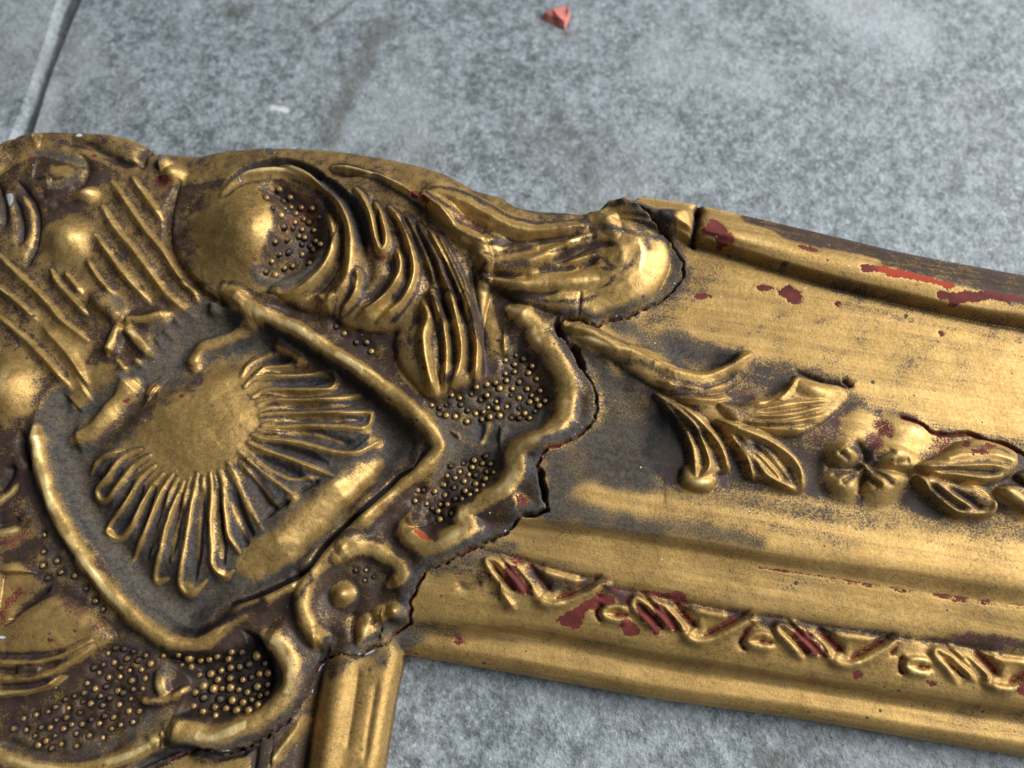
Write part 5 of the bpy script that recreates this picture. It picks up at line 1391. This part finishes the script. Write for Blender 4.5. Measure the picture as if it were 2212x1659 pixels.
objs = {}
def build_part(k):
    sel = psel == k
    f = qsel[sel]
    if len(f) == 0:
        return None
    be = BE[BP == k]
    used = np.unique(f)
    remap = np.full(NX * NY, -1, np.int64); remap[used] = np.arange(len(used))
    co = np.stack([VXf[used], VYf[used], Hf[used]], -1) / 1000
    faces = remap[f]
    nrm = NF[used]
    msk = MASK[used]
    n0 = len(used)
    me = bpy.data.meshes.new(PARTS[k][0])
    wall = np.zeros((0, 4), np.int64)
    if len(be):
        a, c = be[:, 0], be[:, 1]
        m_ = len(be)
        tops = np.concatenate([a, c]); 
        wco_t = np.stack([VXf[tops], VYf[tops], Hf[tops]], -1) / 1000
        wco_b = wco_t.copy(); wco_b[:, 2] = FLOOR / 1000
        i0 = n0
        wall = np.stack([i0 + m_ + np.arange(m_), i0 + np.arange(m_), i0 + 2 * m_ + np.arange(m_), i0 + 3 * m_ + np.arange(m_)], -1)
        co = np.concatenate([co, wco_t, wco_b])
        dxy = np.stack([VXf[c] - VXf[a], VYf[c] - VYf[a]], -1)
        wn = np.stack([dxy[:, 1], -dxy[:, 0], np.zeros(m_)], -1)
        wn /= np.maximum(np.linalg.norm(wn, axis=1, keepdims=True), 1e-9)
        nrm = np.concatenate([nrm, wn, wn, wn, wn])
        wm = MASK[tops].copy(); wm[:, 1] = np.maximum(wm[:, 1], 0.55)
        msk = np.concatenate([msk, wm, wm])
    allf = np.concatenate([faces, wall])
    nf = len(allf)
    me.vertices.add(len(co)); me.vertices.foreach_set('co', co.astype(np.float32).ravel())
    me.loops.add(nf * 4); me.loops.foreach_set('vertex_index', allf.astype(np.int32).ravel())
    me.polygons.add(nf); me.polygons.foreach_set('loop_start', np.arange(0, nf * 4, 4, dtype=np.int32))
    me.update(calc_edges=True)
    me.polygons.foreach_set('use_smooth', np.ones(nf, bool))
    ca_ = me.color_attributes.new('wear', 'FLOAT_COLOR', 'POINT')
    ca_.data.foreach_set('color', msk.astype(np.float32).ravel())
    me.normals_split_custom_set_from_vertices(nrm.astype(np.float32))
    root_k = k if PARTS[k][1] is None else PARTS[k][1]
    me.materials.append({P_RAIL: GILT_RAIL, P_SIDE: GILT_SIDE}.get(root_k, GILT))
    o = bpy.data.objects.new(PARTS[k][0], me)
    return o

for k, (nm, par, lab) in enumerate(PARTS):
    o = build_part(k)
    if o is None:
        continue
    objs[k] = o
for k, o in objs.items():
    nm, par, lab = PARTS[k]
    link(o, frame if par is None else objs[par], lab)

# beads: one shared low dome, slightly sunk into the ground they sit on
def bead_mesh():
    v, f = [], []
    seg, rings = 8, 3
    for r_ in range(rings):
        a = R(-18 + r_ * 36)
        for s_ in range(seg):
            t = 2 * math.pi * s_ / seg
            v.append((math.cos(a) * math.cos(t), math.cos(a) * math.sin(t), math.sin(a) * 1.0))
    v.append((0, 0, 1.0))
    for r_ in range(rings - 1):
        for s_ in range(seg):
            f.append((r_ * seg + s_, r_ * seg + (s_ + 1) % seg, (r_ + 1) * seg + (s_ + 1) % seg, (r_ + 1) * seg + s_))
    for s_ in range(seg):
        f.append(((rings - 1) * seg + s_, (rings - 1) * seg + (s_ + 1) % seg, len(v) - 1))
    me = bpy.data.meshes.new('bead')
    me.from_pydata(v, [], f)
    me.polygons.foreach_set('use_smooth', np.ones(len(f), bool))
    me.materials.append(GILT_BEAD)
    return me
BM = bead_mesh()
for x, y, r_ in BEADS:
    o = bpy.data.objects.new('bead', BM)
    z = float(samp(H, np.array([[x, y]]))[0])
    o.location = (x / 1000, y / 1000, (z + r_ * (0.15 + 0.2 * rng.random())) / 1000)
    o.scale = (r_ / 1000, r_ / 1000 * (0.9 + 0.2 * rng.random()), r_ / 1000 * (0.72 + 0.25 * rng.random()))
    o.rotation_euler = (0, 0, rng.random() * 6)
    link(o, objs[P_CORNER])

# ---------------------------------------------------------------- floor
ja, jb = ground_pt((150, 0)), ground_pt((48, 290))
jd = (ja - jb) / np.linalg.norm(ja - jb)
jn = np.array([jd[1], -jd[0]])               # towards the right-hand slab
me = bpy.data.meshes.new('ground')
s_ = 1.6
me.from_pydata([(-s_, -s_, 0.013), (s_, -s_, 0.013), (s_, s_, 0.013), (-s_, s_, 0.013)], [], [(0, 1, 2, 3)])
me.materials.append(CONC_D)
ground = link(bpy.data.objects.new('ground', me), None, None, None, 'structure')

def slab(name, side, width, bevel, label):
    """slab lying along the joint; side +1 right of it, -1 left"""
    n = 90
    L = 0.95
    r_ = np.random.default_rng(3 + side)
    prof = [(0.0, -0.006), (0.0003, -0.002), (bevel * 0.35, -bevel * 0.5), (bevel, 0.0), (width, 0.0), (width, -0.006)]
    v, f = [], []
    base = jb - jd * 0.45
    gap = 0.0017
    for i in range(n + 1):
        t = L * i / n
        wob = 0.0005 * math.sin(t * 90) + r_.normal(0, 0.00022)
        for k, (w, z) in enumerate(prof):
            p = base + jd * t + jn * side * (gap + w + (wob if k < 4 else 0))
            v.append((p[0], p[1], z + FLOOR / 1000))
    m_ = len(prof)
    for i in range(n):
        for k in range(m_ - 1):
            q = (i * m_ + k, i * m_ + k + 1, (i + 1) * m_ + k + 1, (i + 1) * m_ + k)
            f.append(q if side < 0 else q[::-1])
    me = bpy.data.meshes.new(name)
    me.from_pydata(v, [], f)
    me.materials.append(CONC)
    me.validate(); me.update()
    o = bpy.data.objects.new(name, me)
    link(o, ground, label)
    return o
slab('paving_slab', 1, 0.62, 0.0016, 'wide concrete slab under the frame')
slab('paving_slab', -1, 0.45, 0.0018, 'concrete slab left of the joint')

# red flake on the floor
fl = [(1166, 38), (1186, 34), (1206, 27), (1229, 20), (1232, 36), (1227, 52), (1220, 66), (1204, 58), (1184, 50)]
fp = np.array([ground_pt(p) for p in fl])
c0 = fp.mean(0)
v = [(p[0], p[1], FLOOR / 1000 + 0.0003 * (i % 2)) for i, p in enumerate(fp)] + [(c0[0] + (p[0] - c0[0]) * 0.72 + 0.0003, c0[1] + (p[1] - c0[1]) * 0.72 + 0.0006, FLOOR / 1000 + 0.0020 + 0.0006 * math.sin(i * 2.1)) for i, p in enumerate(fp)]
n = len(fp)
f = [tuple(range(n))[::-1], tuple(range(n, 2 * n))] + [(i, (i + 1) % n, n + (i + 1) % n, n + i) for i in range(n)]
me = bpy.data.meshes.new('flake'); me.from_pydata(v, [], f); me.materials.append(REDCHIP)
import bmesh
bm_ = bmesh.new(); bm_.from_mesh(me); bmesh.ops.recalc_face_normals(bm_, faces=bm_.faces); bm_.to_mesh(me); bm_.free()
link(bpy.data.objects.new('flake', me), None, 'small red flake lying on the concrete behind the frame', 'flake')
